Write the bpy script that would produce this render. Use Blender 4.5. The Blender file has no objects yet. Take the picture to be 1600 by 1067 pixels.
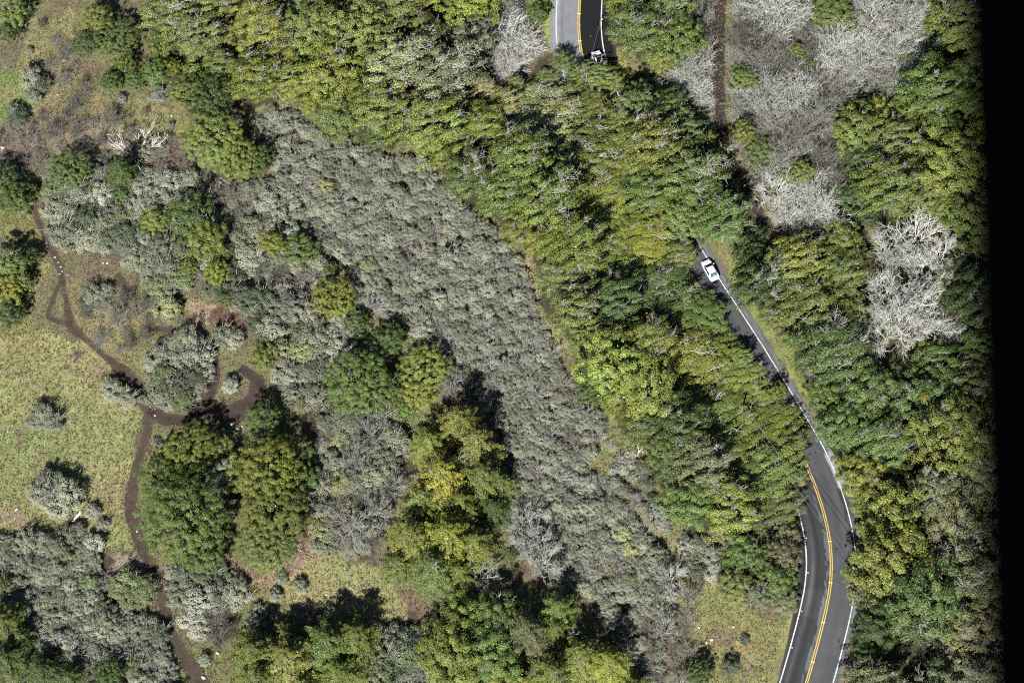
import bpy, math, random
import numpy as np
from collections import defaultdict
import time
T0 = time.time()
from mathutils import Vector, Matrix

S = bpy.context.scene
C = S.collection
rng = np.random.default_rng(7)
random.seed(7)

# ------------------------------------------------------------------ camera
TILT = math.radians(22.0)
FOC = 85.0
DIST = 354.0
CAM = np.array([0.0, -DIST * math.sin(TILT), DIST * math.cos(TILT)])
FWD = np.array([0.0, math.sin(TILT), -math.cos(TILT)])
UPV = np.array([0.0, math.cos(TILT), math.sin(TILT)])
KPX = 36.0 / FOC / 1600.0
PXM = 10.67                       # photograph pixels per metre at the middle

cd = bpy.data.cameras.new('camera')
cam = bpy.data.objects.new('camera', cd)
C.objects.link(cam)
cam.location = CAM
cam.rotation_euler = (TILT, 0, 0)
cd.lens = FOC
cd.sensor_width = 36.0
cd.clip_start = 0.05
cd.clip_end = 6000.0
cd.dof.use_dof = True
cd.dof.focus_distance = DIST
cd.dof.aperture_fstop = 5.0
S.camera = cam

# ------------------------------------------------------------------ light
SUN_EL = math.radians(42.0)
SHADOW = np.array([0.27, 0.963])            # where shadows point on the ground
sun_to = np.array([-SHADOW[0] * math.cos(SUN_EL), -SHADOW[1] * math.cos(SUN_EL), math.sin(SUN_EL)])
W = bpy.data.worlds.new('World')
S.world = W
W.use_nodes = True
wn = W.node_tree.nodes
bg = wn['Background']
sky = wn.new('ShaderNodeTexSky')
sky.sky_type = 'NISHITA'
sky.sun_disc = False
sky.sun_elevation = SUN_EL
sky.altitude = 900.0
sky.air_density = 0.6
sky.dust_density = 0.3
sky.sun_rotation = math.atan2(sun_to[0], sun_to[1])
W.node_tree.links.new(sky.outputs[0], bg.inputs[0])
bg.inputs[1].default_value = 0.05
sl = bpy.data.lights.new('sun', 'SUN')
sl.energy = 5.0
sl.angle = math.radians(0.53)
sl.color = (1.0, 0.975, 0.93)
so = bpy.data.objects.new('sun', sl)
C.objects.link(so)
so.rotation_euler = Vector(sun_to).to_track_quat('Z', 'Y').to_euler()
so.location = (-60, -100, 120)
S.view_settings.view_transform = 'Standard'
S.view_settings.look = 'None'
S.view_settings.gamma = 1.0
S.view_settings.exposure = 1.18
S.cycles.use_denoising = False
S.cycles.max_bounces = 5
S.cycles.diffuse_bounces = 1
S.cycles.filter_width = 1.1
S.render.resolution_x, S.render.resolution_y = 1024, 682

# ------------------------------------------------------------------ maths helpers
def gz(x, y):
    return (0.9 * np.sin(x * 0.047 + 1.3) * np.cos(y * 0.041 - 0.4) + 0.35 * np.sin(x * 0.11 + y * 0.09))

def at(px, py, h=0.0):
    """world point h metres above the ground that shows at pixel px,py of the 1600x1067 photograph"""
    px = np.asarray(px, float); py = np.asarray(py, float)
    dx = (px - 800.0) * KPX
    dy = -(py - 533.5) * KPX
    rx, ry, rz = dx, FWD[1] + dy * UPV[1], FWD[2] + dy * UPV[2]
    z = np.zeros_like(dx) + h
    for _ in range(4):
        t = (z - CAM[2]) / rz
        x = CAM[0] + t * rx; y = CAM[1] + t * ry
        z = gz(x, y) + h
    return np.stack([x, y, z], -1)

def to_px(P):
    d = P - CAM
    w = d @ FWD
    return 800 + d[..., 0] / w / KPX, 533.5 - (d @ UPV) / w / KPX

def _h(ix, iy, s):
    n = (ix.astype(np.int64) * 374761393 + iy.astype(np.int64) * 668265263 + s * 1442695041) & 0xffffffff
    n = ((n ^ (n >> 13)) * 1274126177) & 0xffffffff
    return ((n ^ (n >> 16)) & 0xffff) / 65535.0

def noise(x, y, s=0):
    ix = np.floor(x); iy = np.floor(y)
    fx = x - ix; fy = y - iy
    fx = fx * fx * (3 - 2 * fx); fy = fy * fy * (3 - 2 * fy)
    a = _h(ix, iy, s); b = _h(ix + 1, iy, s); c = _h(ix, iy + 1, s); d = _h(ix + 1, iy + 1, s)
    return (a * (1 - fx) + b * fx) * (1 - fy) + (c * (1 - fx) + d * fx) * fy

def fbm(x, y, s=0, o=4):
    r = 0; a = 0.5
    for i in range(o):
        r = r + a * noise(x * 2 ** i, y * 2 ** i, s + i * 17); a *= 0.5
    return r / (1 - 0.5 ** o)

def inpoly(px, py, poly):
    px = np.asarray(px, float); py = np.asarray(py, float)
    r = np.zeros(px.shape, bool)
    n = len(poly)
    for i in range(n):
        x1, y1 = poly[i]; x2, y2 = poly[(i + 1) % n]
        if y1 == y2: continue
        c = (y1 > py) != (y2 > py)
        r ^= c & (px < (x2 - x1) * (py - y1) / (y2 - y1) + x1)
    return r

def dpoly(px, py, pts, closed=False):
    """distance to a polyline, also the running parameter index"""
    px = np.asarray(px, float); py = np.asarray(py, float)
    best = np.full(px.shape, 1e9); par = np.zeros(px.shape)
    n = len(pts)
    for i in range(n if closed else n - 1):
        x1, y1 = pts[i][:2]; x2, y2 = pts[(i + 1) % n][:2]
        L = (x2 - x1) ** 2 + (y2 - y1) ** 2 + 1e-9
        t = np.clip(((px - x1) * (x2 - x1) + (py - y1) * (y2 - y1)) / L, 0, 1)
        d = np.hypot(px - x1 - t * (x2 - x1), py - y1 - t * (y2 - y1))
        m = d < best
        best = np.where(m, d, best); par = np.where(m, i + t, par)
    return best, par

def unit(v):
    return v / (np.linalg.norm(v, axis=-1, keepdims=True) + 1e-9)

# ------------------------------------------------------------------ mesh helpers
def mesh_np(name, V, Q, mats, col=None, midx=None, smooth=False):
    """V (n,3), Q (m,4) quads or (m,3) tris; col (n,3) per-vertex colour"""
    me = bpy.data.meshes.new(name)
    V = np.ascontiguousarray(V, np.float32); Q = np.ascontiguousarray(Q, np.int32)
    k = Q.shape[1]
    me.vertices.add(len(V)); me.vertices.foreach_set('co', V.ravel())
    me.loops.add(Q.size); me.loops.foreach_set('vertex_index', Q.ravel())
    me.polygons.add(len(Q))
    me.polygons.foreach_set('loop_start', np.arange(len(Q), dtype=np.int32) * k)
    me.polygons.foreach_set('loop_total', np.full(len(Q), k, np.int32))
    for m in (mats if isinstance(mats, (list, tuple)) else [mats]): me.materials.append(m)
    if midx is not None: me.polygons.foreach_set('material_index', np.ascontiguousarray(midx, np.int32))
    if smooth: me.polygons.foreach_set('use_smooth', np.ones(len(Q), bool))
    me.update(calc_edges=True)
    if col is not None:
        a = me.color_attributes.new('Col', 'FLOAT_COLOR', 'POINT')
        c4 = np.ones((len(V), 4), np.float32); c4[:, :3] = col
        a.data.foreach_set('color', c4.ravel())
    return me

def add(name, me, parent=None, color=None, loc=None):
    o = bpy.data.objects.new(name, me)
    C.objects.link(o)
    if parent is not None: o.parent = parent
    if color is not None: o.color = (*color, 1)
    if loc is not None: o.location = loc
    return o

def tag(o, label=None, cat=None, group=None, kind=None):
    if label: o['label'] = label
    if cat: o['category'] = cat
    if group: o['group'] = group
    if kind: o['kind'] = kind
    return o

def empty(name, loc, rz=0.0, sc=(1, 1, 1)):
    o = bpy.data.objects.new(name, None)
    o.empty_display_size = 0.3
    C.objects.link(o)
    o.location = loc; o.rotation_euler = (0, 0, rz); o.scale = sc
    return o

def prisms(P0, P1, R0, R1, sides=3):
    """N tapered prisms -> V, Q"""
    P0 = np.asarray(P0, float); P1 = np.asarray(P1, float)
    R0 = np.asarray(R0, float)[:, None]; R1 = np.asarray(R1, float)[:, None]
    d = unit(P1 - P0)
    a = np.where(np.abs(d[:, 2:3]) < 0.9, np.array([[0, 0, 1.0]]), np.array([[1.0, 0, 0]]))
    t = unit(np.cross(d, a)); b = np.cross(d, t)
    n = len(P0); V = np.zeros((n, 2 * sides, 3))
    for k in range(sides):
        an = 2 * math.pi * k / sides
        o = math.cos(an) * t + math.sin(an) * b
        V[:, k] = P0 + o * R0; V[:, sides + k] = P1 + o * R1
    base = (np.arange(n) * 2 * sides)[:, None]
    Q = np.concatenate([base + np.array([[k, (k + 1) % sides, sides + (k + 1) % sides, sides + k]]) for k in range(sides)], 0)
    return V.reshape(-1, 3), Q

def leaves(P, N, size, aspect=0.5, along=None, r=rng):
    """pointed leaf quads at P facing N"""
    n = len(P)
    ref = r.normal(size=(n, 3)) if along is None else along + 0.5 * r.normal(size=(n, 3))
    t = unit(ref - (ref * N).sum(1, keepdims=True) * N)
    b = np.cross(N, t)
    s = np.broadcast_to(np.asarray(size, float), (n,))[:, None]
    V = np.zeros((n, 4, 3))
    V[:, 0] = P + t * s * 0.62
    V[:, 1] = P + b * s * aspect * 0.6 + N * s * 0.08
    V[:, 2] = P - t * s * 0.62
    V[:, 3] = P - b * s * aspect * 0.6 + N * s * 0.08
    Q = (np.arange(n) * 4)[:, None] + np.arange(4)[None]
    return V.reshape(-1, 3), Q

# ------------------------------------------------------------------ materials
def newmat(name):
    m = bpy.data.materials.new(name); m.use_nodes = True
    nt = m.node_tree
    return m, nt, nt.nodes, nt.links, nt.nodes['Principled BSDF']

def mul(nt, a, b, fac=1.0):
    n = nt.nodes.new('ShaderNodeMix'); n.data_type = 'RGBA'; n.blend_type = 'MULTIPLY'
    n.inputs['Factor'].default_value = fac
    nt.links.new(a, n.inputs[6])
    if hasattr(b, 'links') or not isinstance(b, tuple): nt.links.new(b, n.inputs[7])
    else: n.inputs[7].default_value = (*b, 1)
    return n.outputs[2]

def noise_val(nt, scale, lo, hi, coord='Object', detail=3.0):
    tc = nt.nodes.new('ShaderNodeTexCoord')
    n = nt.nodes.new('ShaderNodeTexNoise'); n.inputs['Scale'].default_value = scale; n.inputs['Detail'].default_value = detail
    nt.links.new(tc.outputs[coord], n.inputs['Vector'])
    mr = nt.nodes.new('ShaderNodeMapRange')
    mr.inputs[1].default_value = 0.3; mr.inputs[2].default_value = 0.7
    mr.inputs[3].default_value = lo; mr.inputs[4].default_value = hi
    nt.links.new(n.outputs['Fac'], mr.inputs[0])
    return mr.outputs[0], n.outputs['Fac']

def leafmat(name, trans=0.13, rough=0.48, spec=0.38, randv=0.14):
    m, nt, N, L, p = newmat(name)
    oi = N.new('ShaderNodeObjectInfo')
    at_ = N.new('ShaderNodeAttribute'); at_.attribute_name = 'Col'
    c = mul(nt, oi.outputs['Color'], at_.outputs['Color'])
    v, _ = noise_val(nt, 0.55, 0.78, 1.2)
    cc = N.new('ShaderNodeCombineColor')
    for k in range(3): L.new(v, cc.inputs[k])
    c = mul(nt, c, cc.outputs[0])
    mr = N.new('ShaderNodeMapRange'); mr.inputs[3].default_value = 1 - randv; mr.inputs[4].default_value = 1 + randv
    L.new(oi.outputs['Random'], mr.inputs[0])
    hs = N.new('ShaderNodeHueSaturation'); L.new(c, hs.inputs['Color']); L.new(mr.outputs[0], hs.inputs['Value'])
    c = hs.outputs[0]
    L.new(c, p.inputs['Base Color'])
    p.inputs['Roughness'].default_value = rough
    p.inputs['Specular IOR Level'].default_value = spec
    tr = N.new('ShaderNodeBsdfTranslucent')
    L.new(c, tr.inputs['Color'])
    mx = N.new('ShaderNodeMixShader'); mx.inputs[0].default_value = trans
    L.new(p.outputs[0], mx.inputs[1]); L.new(tr.outputs[0], mx.inputs[2])
    L.new(mx.outputs[0], N['Material Output'].inputs['Surface'])
    return m

def woodmat(name, col=None, scale=3.0, lo=0.65, hi=1.25, rough=0.85):
    m, nt, N, L, p = newmat(name)
    if col is None:
        oi = N.new('ShaderNodeObjectInfo'); c = oi.outputs['Color']
    else:
        rgb = N.new('ShaderNodeRGB'); rgb.outputs[0].default_value = (*col, 1); c = rgb.outputs[0]
    v, _ = noise_val(nt, scale, lo, hi)
    cc = N.new('ShaderNodeCombineColor')
    for k in range(3): L.new(v, cc.inputs[k])
    L.new(mul(nt, c, cc.outputs[0]), p.inputs['Base Color'])
    p.inputs['Roughness'].default_value = rough
    p.inputs['Specular IOR Level'].default_value = 0.2
    return m

def attrmat(name, scales=((9.0, 0.75, 1.25), (1.6, 0.82, 1.16)), rough=0.95, bump=0.5, bdist=0.12, spec=0.15):
    m, nt, N, L, p = newmat(name)
    a = N.new('ShaderNodeAttribute'); a.attribute_name = 'Col'
    c = a.outputs['Color']; f0 = None
    for sc, lo, hi in scales:
        v, f = noise_val(nt, sc, lo, hi, detail=4.0)
        f0 = f0 or f
        cc = N.new('ShaderNodeCombineColor')
        for k in range(3): L.new(v, cc.inputs[k])
        c = mul(nt, c, cc.outputs[0])
    L.new(c, p.inputs['Base Color'])
    p.inputs['Roughness'].default_value = rough
    p.inputs['Specular IOR Level'].default_value = spec
    if bump:
        b = N.new('ShaderNodeBump'); b.inputs['Strength'].default_value = bump; b.inputs['Distance'].default_value = bdist
        L.new(f0, b.inputs['Height']); L.new(b.outputs[0], p.inputs['Normal'])
    return m

def plain(name, col, rough=0.5, spec=0.5, metal=0.0, nscale=0, lo=0.9, hi=1.08, coat=0.0):
    m, nt, N, L, p = newmat(name)
    p.inputs['Base Color'].default_value = (*col, 1)
    if nscale:
        rgb = N.new('ShaderNodeRGB'); rgb.outputs[0].default_value = (*col, 1)
        v, _ = noise_val(nt, nscale, lo, hi)
        cc = N.new('ShaderNodeCombineColor')
        for k in range(3): L.new(v, cc.inputs[k])
        L.new(mul(nt, rgb.outputs[0], cc.outputs[0]), p.inputs['Base Color'])
    p.inputs['Roughness'].default_value = rough
    p.inputs['Specular IOR Level'].default_value = spec
    p.inputs['Metallic'].default_value = metal
    p.inputs['Coat Weight'].default_value = coat
    return m

M_LEAF = leafmat('foliage')
M_SCRUB = leafmat('scrub_foliage', trans=0.12, rough=0.7, spec=0.2, randv=0.3)
M_TWIG = woodmat('bare_twig', None, 2.2, 0.7, 1.2)
M_BARK = woodmat('bark', (0.16, 0.13, 0.10), 5.0)
M_GROUND = attrmat('ground', scales=((7.0, 0.7, 1.25), (1.3, 0.82, 1.16), (0.22, 0.9, 1.08)))
M_TRAIL = attrmat('dirt', scales=((8.0, 0.7, 1.25), (1.5, 0.8, 1.2)))
M_ROAD = attrmat('asphalt', scales=((22.0, 0.88, 1.1), (1.1, 0.92, 1.07)), rough=0.72, bump=0.15, bdist=0.01, spec=0.25)
M_YEL = plain('yellow_paint', (0.50, 0.335, 0.085), 0.6, nscale=4, lo=0.68, hi=1.1)
M_WHT = plain('white_paint', (0.50, 0.50, 0.49), 0.6, nscale=3, lo=0.6, hi=1.1)
M_STONE = woodmat('stone', (0.42, 0.40, 0.37), 6.0, 0.75, 1.2)

# ------------------------------------------------------------------ layout in photograph pixels
ROAD = [(918, -130), (911, -80), (907, -30), (905.5, 5), (904, 35), (905.5, 65), (911, 95), (925, 140), (952, 200), (986, 265), (1020, 325),
        (1052, 382), (1086, 441), (1120, 494), (1153, 545), (1184, 595), (1213, 643), (1237, 684), (1254, 714), (1268, 745), (1280, 778),
        (1290, 812), (1297, 850), (1299, 890), (1295, 930), (1286, 972), (1274, 1018), (1260, 1067), (1240, 1130), (1215, 1200)]

FOREST1 = [(228, -40), (772, -40), (768, 60), (765, 112), (800, 122), (835, 100), (862, 78), (880, 72), (905, 92), (925, 96), (950, 96), (975, 112), (1010, 128),
           (1045, 138), (1085, 165), (1118, 200), (1132, 245), (1145, 275), (1175, 318), (1195, 350), (1150, 372), (1100, 372), (1090, 385),
           (1094, 410), (1108, 432), (1110, 455), (1132, 480), (1150, 520), (1168, 545), (1185, 570), (1215, 595), (1238, 625), (1250, 660), (1258, 700),
           (1252, 712), (1262, 745), (1262, 790), (1262, 810), (1240, 825), (1205, 830), (1168, 838), (1130, 835), (1085, 832), (1045, 795),
           (1030, 752), (1010, 718), (972, 680), (962, 658), (922, 632), (888, 600), (905, 560), (890, 530), (852, 492), (846, 432),
           (812, 378), (770, 345), (720, 305), (692, 275), (662, 240), (640, 222), (600, 236), (560, 216), (500, 202), (452, 155), (430, 170), (395, 170), (360, 178), (300, 168), (268, 132), (232, 112)]
FOREST2 = [(953, -40), (1085, -40), (1086, 70), (1062, 108), (1030, 112), (988, 92), (962, 72), (950, 30)]
FOREST3 = [(1138, 396), (1158, 352), (1185, 348), (1205, 372), (1250, 372), (1300, 358), (1345, 345), (1368, 395), (1362, 445), (1348, 480), (1350, 530), (1370, 548), (1400, 528),
           (1450, 545), (1500, 540), (1510, 495), (1462, 470), (1478, 440), (1490, 400), (1480, 350), (1430, 335), (1370, 352), (1330, 345), (1302, 318), (1318, 270), (1296, 215),
           (1300, 158), (1350, 148), (1412, 150), (1440, 70), (1452, -40), (1640, -40), (1640, 1110), (1328, 1110), (1338, 1010), (1331, 960),
           (1326, 905), (1338, 860), (1336, 830), (1334, 785), (1314, 740), (1293, 682), (1274, 640), (1266, 605), (1238, 568), (1197, 506), (1160, 456)]
BARE1 = [(1088, -40), (1120, -40), (1116, 100), (1117, 205), (1100, 165), (1062, 132), (1040, 110), (1062, 105), (1088, 68)]
BARE2 = [(1142, -40), (1452, -40), (1438, 70), (1410, 150), (1350, 146), (1300, 155), (1296, 215), (1318, 270), (1300, 320), (1285, 362), (1245, 368), (1215, 350), (1180, 300), (1146, 235)]
BARE3 = [(772, -40), (820, -40), (825, 40), (850, 55), (852, 78), (825, 100), (795, 118), (770, 105)]
SCRUB1 = [(452, 170), (500, 208), (600, 242), (660, 248), (690, 290), (770, 362), (820, 420), (835, 490), (870, 545), (880, 602), (940, 652), (945, 690), (915, 735), (985, 765),
          (1040, 800), (1060, 870), (1050, 960), (1020, 1110), (985, 1110), (960, 1000), (920, 930), (860, 900), (800, 860), (795, 800), (805, 730), (770, 650), (700, 600), (695, 545),
          (610, 505), (565, 480), (545, 420), (490, 370), (440, 330), (430, 265), (395, 200), (400, 185)]
SCRUB2 = [(68, 262), (130, 240), (200, 262), (290, 262), (330, 280), (430, 285), (445, 335), (500, 400), (560, 500), (540, 555), (500, 600), (505, 640), (450, 640), (432, 590), (405, 545),
          (395, 500), (340, 470), (310, 440), (250, 478), (232, 455), (200, 410), (150, 395), (85, 380), (68, 320)]
SCRUB3 = [(-40, 850), (60, 842), (100, 850), (150, 842), (158, 880), (160, 930), (185, 960), (240, 965), (262, 1010), (285, 1110), (-40, 1110)]
SCRUB4 = [(262, 880), (345, 885), (380, 905), (375, 935), (350, 960), (352, 1000), (315, 1005), (290, 970), (268, 925)]
SCRUB5 = [(500, 640), (620, 640), (630, 700), (620, 770), (595, 850), (540, 870), (505, 850), (490, 800), (500, 730)]
SCRUB6 = [(585, 980), (650, 985), (690, 960), (680, 1110), (580, 1110)]
SCRUBI = [(232, 560), (250, 535), (300, 515), (326, 540), (328, 590), (305, 630), (262, 640), (235, 620)]
MEADOWS = [
    ([(-60, 505), (70, 515), (130, 530), (180, 580), (228, 650), (215, 700), (200, 760), (200, 850), (150, 860), (60, 835), (-60, 830)], (0.268, 0.272, 0.118)),
    ([(400, 880), (470, 860), (560, 862), (600, 890), (640, 950), (635, 985), (580, 1000), (480, 940), (380, 950)], (0.268, 0.258, 0.118)),
    ([(1062, 880), (1100, 870), (1130, 900), (1150, 960), (1240, 960), (1205, 1110), (1090, 1110), (1060, 980)], (0.215, 0.21, 0.088)),
    ([(915, 730), (945, 685), (985, 690), (1000, 720), (980, 760), (940, 755)], (0.22, 0.20, 0.09)),
    ([(-60, 100), (30, 110), (60, 170), (-60, 180)], (0.14, 0.23, 0.055)),
    ([(40, 40), (110, 10), (120, 90), (150, 150), (290, 170), (310, 230), (200, 250), (150, 230), (60, 190), (30, 110)], (0.215, 0.20, 0.095)),
    ([(-60, 330), (50, 320), (80, 400), (60, 470), (40, 520), (-60, 520)], (0.2, 0.2, 0.08)),
    ([(100, 440), (220, 460), (300, 480), (330, 520), (230, 540), (200, 580), (130, 530), (100, 480)], (0.215, 0.195, 0.09)),
    ([(1110, 375), (1135, 380), (1170, 455), (1240, 565), (1265, 620), (1250, 622), (1205, 545)], (0.185, 0.225, 0.068)),
    ([(855, -60), (868, -60), (870, 65), (856, 66), (848, 30)], (0.21, 0.27, 0.05)),
    ([(370, 920), (470, 935), (470, 960), (360, 1010), (330, 1067), (300, 1030), (330, 960)], (0.2, 0.19, 0.085)),
    ([(835, 400), (852, 500), (905, 540), (870, 548), (838, 500), (800, 400)], (0.26, 0.235, 0.115)),
    ([(640, 225), (690, 270), (720, 310), (690, 300), (650, 250)], (0.26, 0.235, 0.115)),
    ([(965, 775), (1000, 785), (1040, 825), (1068, 865), (1060, 885), (1010, 850), (985, 815)], (0.225, 0.22, 0.10)),
    ([(930, 870), (960, 880), (970, 915), (940, 905)], (0.21, 0.195, 0.10)),
    ([(955, 80), (975, 100), (985, 125), (965, 115)], (0.27, 0.25, 0.07)),
]
BROWN = [   # dry brown growth and bare soil patches
    ([(-40, 185), (60, 195), (70, 260), (-40, 265)], (0.15, 0.115, 0.09)),
    ([(60, 175), (190, 190), (200, 240), (90, 250)], (0.23, 0.185, 0.125)),
    ([(230, 225), (300, 215), (310, 260), (240, 275)], (0.13, 0.085, 0.08)),
    ([(290, 470), (340, 480), (340, 510), (300, 505)], (0.30, 0.235, 0.16)),
    ([(330, 485), (385, 490), (370, 515), (330, 512)], (0.13, 0.075, 0.055)),
    ([(440, 545), (480, 560), (490, 590), (450, 580)], (0.14, 0.08, 0.06)),
    ([(490, 640), (530, 650), (530, 690), (500, 690)], (0.24, 0.15, 0.10)),
    ([(440, 890), (470, 835), (510, 800), (600, 775), (600, 820), (490, 850), (480, 890), (410, 920), (400, 905)], (0.25, 0.175, 0.13)),
    ([(580, 715), (605, 725), (600, 750), (582, 738)], (0.36, 0.19, 0.11)),
    ([(340, 870), (400, 885), (400, 905), (340, 895)], (0.2, 0.14, 0.11)),
    ([(165, 865), (215, 860), (230, 885), (180, 900), (165, 890)], (0.30, 0.25, 0.19)),
    ([(620, 920), (660, 930), (680, 950), (660, 1040), (632, 1030), (640, 960)], (0.17, 0.12, 0.085)),
    ([(1020, 990), (1050, 1000), (1045, 1067), (1020, 1060)], (0.22, 0.15, 0.11)),
    ([(1240, 610), (1262, 622), (1300, 720), (1290, 720)], (0.22, 0.165, 0.11)),
    ([(640, 700), (600, 690), (600, 660), (640, 660)], (0.2, 0.17, 0.13)),
    ([(1060, 880), (1130, 880), (1140, 900), (1070, 905)], (0.25, 0.19, 0.11)),
]
BROWN += [([(112, 540), (124, 543), (128, 552), (116, 555)], (0.13, 0.095, 0.08)), ([(12, 580), (34, 581), (36, 588), (14, 586)], (0.13, 0.10, 0.08)), ([(24, 668), (36, 676), (38, 688), (28, 686)], (0.17, 0.12, 0.095)),
          ([(90, 640), (110, 648), (105, 668), (94, 660)], (0.24, 0.19, 0.12)), ([(-5, 790), (30, 795), (50, 815), (5, 822)], (0.27, 0.22, 0.14)), ([(140, 560), (165, 570), (160, 590), (142, 580)], (0.23, 0.185, 0.12)), ([(1120, 985), (1150, 990), (1140, 1010), (1118, 1002)], (0.2, 0.15, 0.10)), ([(1150, 1040), (1180, 1030), (1175, 1060), (1150, 1062)], (0.2, 0.16, 0.10))]
TRAILS = [   # (polyline of px, py, width px)
    [(52, 320, 8), (62, 350, 10), (78, 385, 10), (92, 415, 12), (97, 440, 10), (104, 470, 8), (112, 508, 16), (140, 535, 8), (170, 562, 10), (198, 585, 18), (213, 605, 20), (232, 640, 18),
     (229, 675, 14), (218, 720, 15), (207, 765, 18), (208, 805, 22), (221, 850, 22), (236, 888, 16), (248, 920, 13), (258, 955, 15), (266, 985, 12), (285, 1020, 18), (305, 1050, 24), (330, 1110, 26)],
    [(232, 640, 18), (262, 655, 20), (300, 656, 22), (340, 650, 34), (378, 640, 34), (402, 615, 24), (398, 590, 20), (375, 575, 13)],
    [(312, 648, 22), (325, 625, 18), (334, 600, 15), (336, 570, 15), (333, 545, 14), (345, 535, 10)],
    [(94, 440, 8), (82, 470, 7), (78, 495, 8), (112, 508, 12)],
    [(174, 872, 14), (164, 890, 10), (166, 920, 9), (180, 942, 8), (195, 955, 6)],
    [(34, 845, 12), (60, 838, 12), (90, 826, 8), (125, 812, 5)],
    [(645, 955, 14), (645, 985, 14), (644, 1015, 16), (642, 1032, 14)],
    [(230, 512, 9), (262, 515, 11), (268, 508, 6)],
    [(182, 428, 12), (196, 452, 14), (205, 470, 10)],
    [(545, 872, 8), (575, 870, 9), (588, 862, 6)],
]
TRACK = [(1131, -90, 17), (1128, -30, 17), (1126, 15, 16), (1124, 60, 17), (1123, 110, 19), (1125, 160, 18), (1128, 200, 16), (1134, 228, 15), (1143, 252, 14), (1160, 288, 15), (1182, 325, 16), (1200, 355, 15), (1208, 375, 12)]

# ------------------------------------------------------------------ ground sheet
def axis(a, b, step, far):
    inner = np.arange(a, b + step, step)
    out = []; s = step; v = 0
    while v < far:
        s *= 1.5; v += s; out.append(v)
    out = np.array(out)
    return np.concatenate([a - out[::-1], inner, inner[-1] + out])
gx = axis(-90, 90, 0.42, 1600); gy = axis(-66, 72, 0.42, 1600)
GX, GY = np.meshgrid(gx, gy)
fade = np.clip(1.5 - np.hypot(GX, GY) / 250, 0, 1)
GZ = gz(GX, GY) * fade
GP = np.stack([GX, GY, GZ], -1).reshape(-1, 3)
inside = (np.abs(GP[:, 0]) < 95) & (np.abs(GP[:, 1]) < 80)
ppx, ppy = to_px(GP)
n1 = fbm(GP[:, 0] * 0.35, GP[:, 1] * 0.35, 3); n2 = fbm(GP[:, 0] * 0.35, GP[:, 1] * 0.35, 91)
wx = ppx + (n1 - 0.5) * 34; wy = ppy + (n2 - 0.5) * 34
wx = np.where(inside, wx, -999); wy = np.where(inside, wy, -999)

gcol = np.zeros((len(GP), 3)) + np.array([0.165, 0.145, 0.088])
mixg = np.clip((fbm(GP[:, 0] * 0.25, GP[:, 1] * 0.25, 123) - 0.30) * 4, 0, 1)[:, None]
gcol = np.array([[0.145, 0.112, 0.08]]) * (1 - mixg) + np.array([[0.165, 0.168, 0.075]]) * mixg
def lay(mask, c, k=1.0):
    gcol[mask] = gcol[mask] * (1 - k) + np.array(c) * k
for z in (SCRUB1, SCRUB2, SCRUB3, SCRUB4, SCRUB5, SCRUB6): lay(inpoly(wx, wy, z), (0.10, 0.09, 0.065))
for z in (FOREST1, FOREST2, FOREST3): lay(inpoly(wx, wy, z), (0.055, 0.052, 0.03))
for z in (BARE1, BARE2, BARE3): lay(inpoly(wx, wy, z), (0.20, 0.185, 0.145))
GRASSMASK = np.zeros(len(GP), bool)
for z, c in MEADOWS:
    m = inpoly(wx, wy, z); GRASSMASK |= m
    gcol[m] = np.array(c)
# mottling inside the grass: greener and drier areas
g = fbm(GP[:, 0] * 0.13, GP[:, 1] * 0.13, 40); g2 = fbm(GP[:, 0] * 0.6, GP[:, 1] * 0.6, 57)
mm = GRASSMASK
gcol[mm] *= (1 + (g[mm] - 0.5)[:, None] * np.array([[-0.42, 0.05, -0.3]]))
gcol[mm] *= (0.84 + 0.34 * g2[mm])[:, None]
dry = np.clip((fbm(GP[:, 0] * 0.22, GP[:, 1] * 0.22, 77) - 0.60) * 6, 0, 0.55)[:, None]
gcol = np.where(mm[:, None], gcol * (1 - dry) + np.array([0.27, 0.215, 0.12]) * dry, gcol)
for z, c in BROWN:
    m = inpoly(wx, wy, z); lay(m, c, 0.9); GRASSMASK &= ~m
TRAILMASK = np.zeros(len(GP), bool)
for T in TRAILS + [TRACK]:
    d, par = dpoly(wx * 0.5 + ppx * 0.5, wy * 0.5 + ppy * 0.5, T)
    wd = np.interp(par, np.arange(len(T)), [t[2] for t in T])
    k = np.clip(1.35 - d / (wd * 0.62), 0, 1) * (d < wd * 1.4)
    k = (k * (0.6 + 0.6 * n1))[:, None].clip(0, 1)
    gcol = gcol * (1 - k) + np.array([0.115, 0.085, 0.066]) * k
    TRAILMASK |= d < wd * 0.62
gcol = np.clip(gcol * 0.78 * (0.86 + 0.28 * fbm(GP[:, 0] * 1.4, GP[:, 1] * 1.4, 5))[:, None], 0.01, 1)
nx, ny = len(gx), len(gy)
idx = np.arange(nx * ny).reshape(ny, nx)
GQ = np.stack([idx[:-1, :-1], idx[:-1, 1:], idx[1:, 1:], idx[1:, :-1]], -1).reshape(-1, 4)
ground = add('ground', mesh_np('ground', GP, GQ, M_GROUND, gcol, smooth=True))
tag(ground, 'hillside ground of dry grass, litter and bare soil', 'ground', kind='structure')

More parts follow.
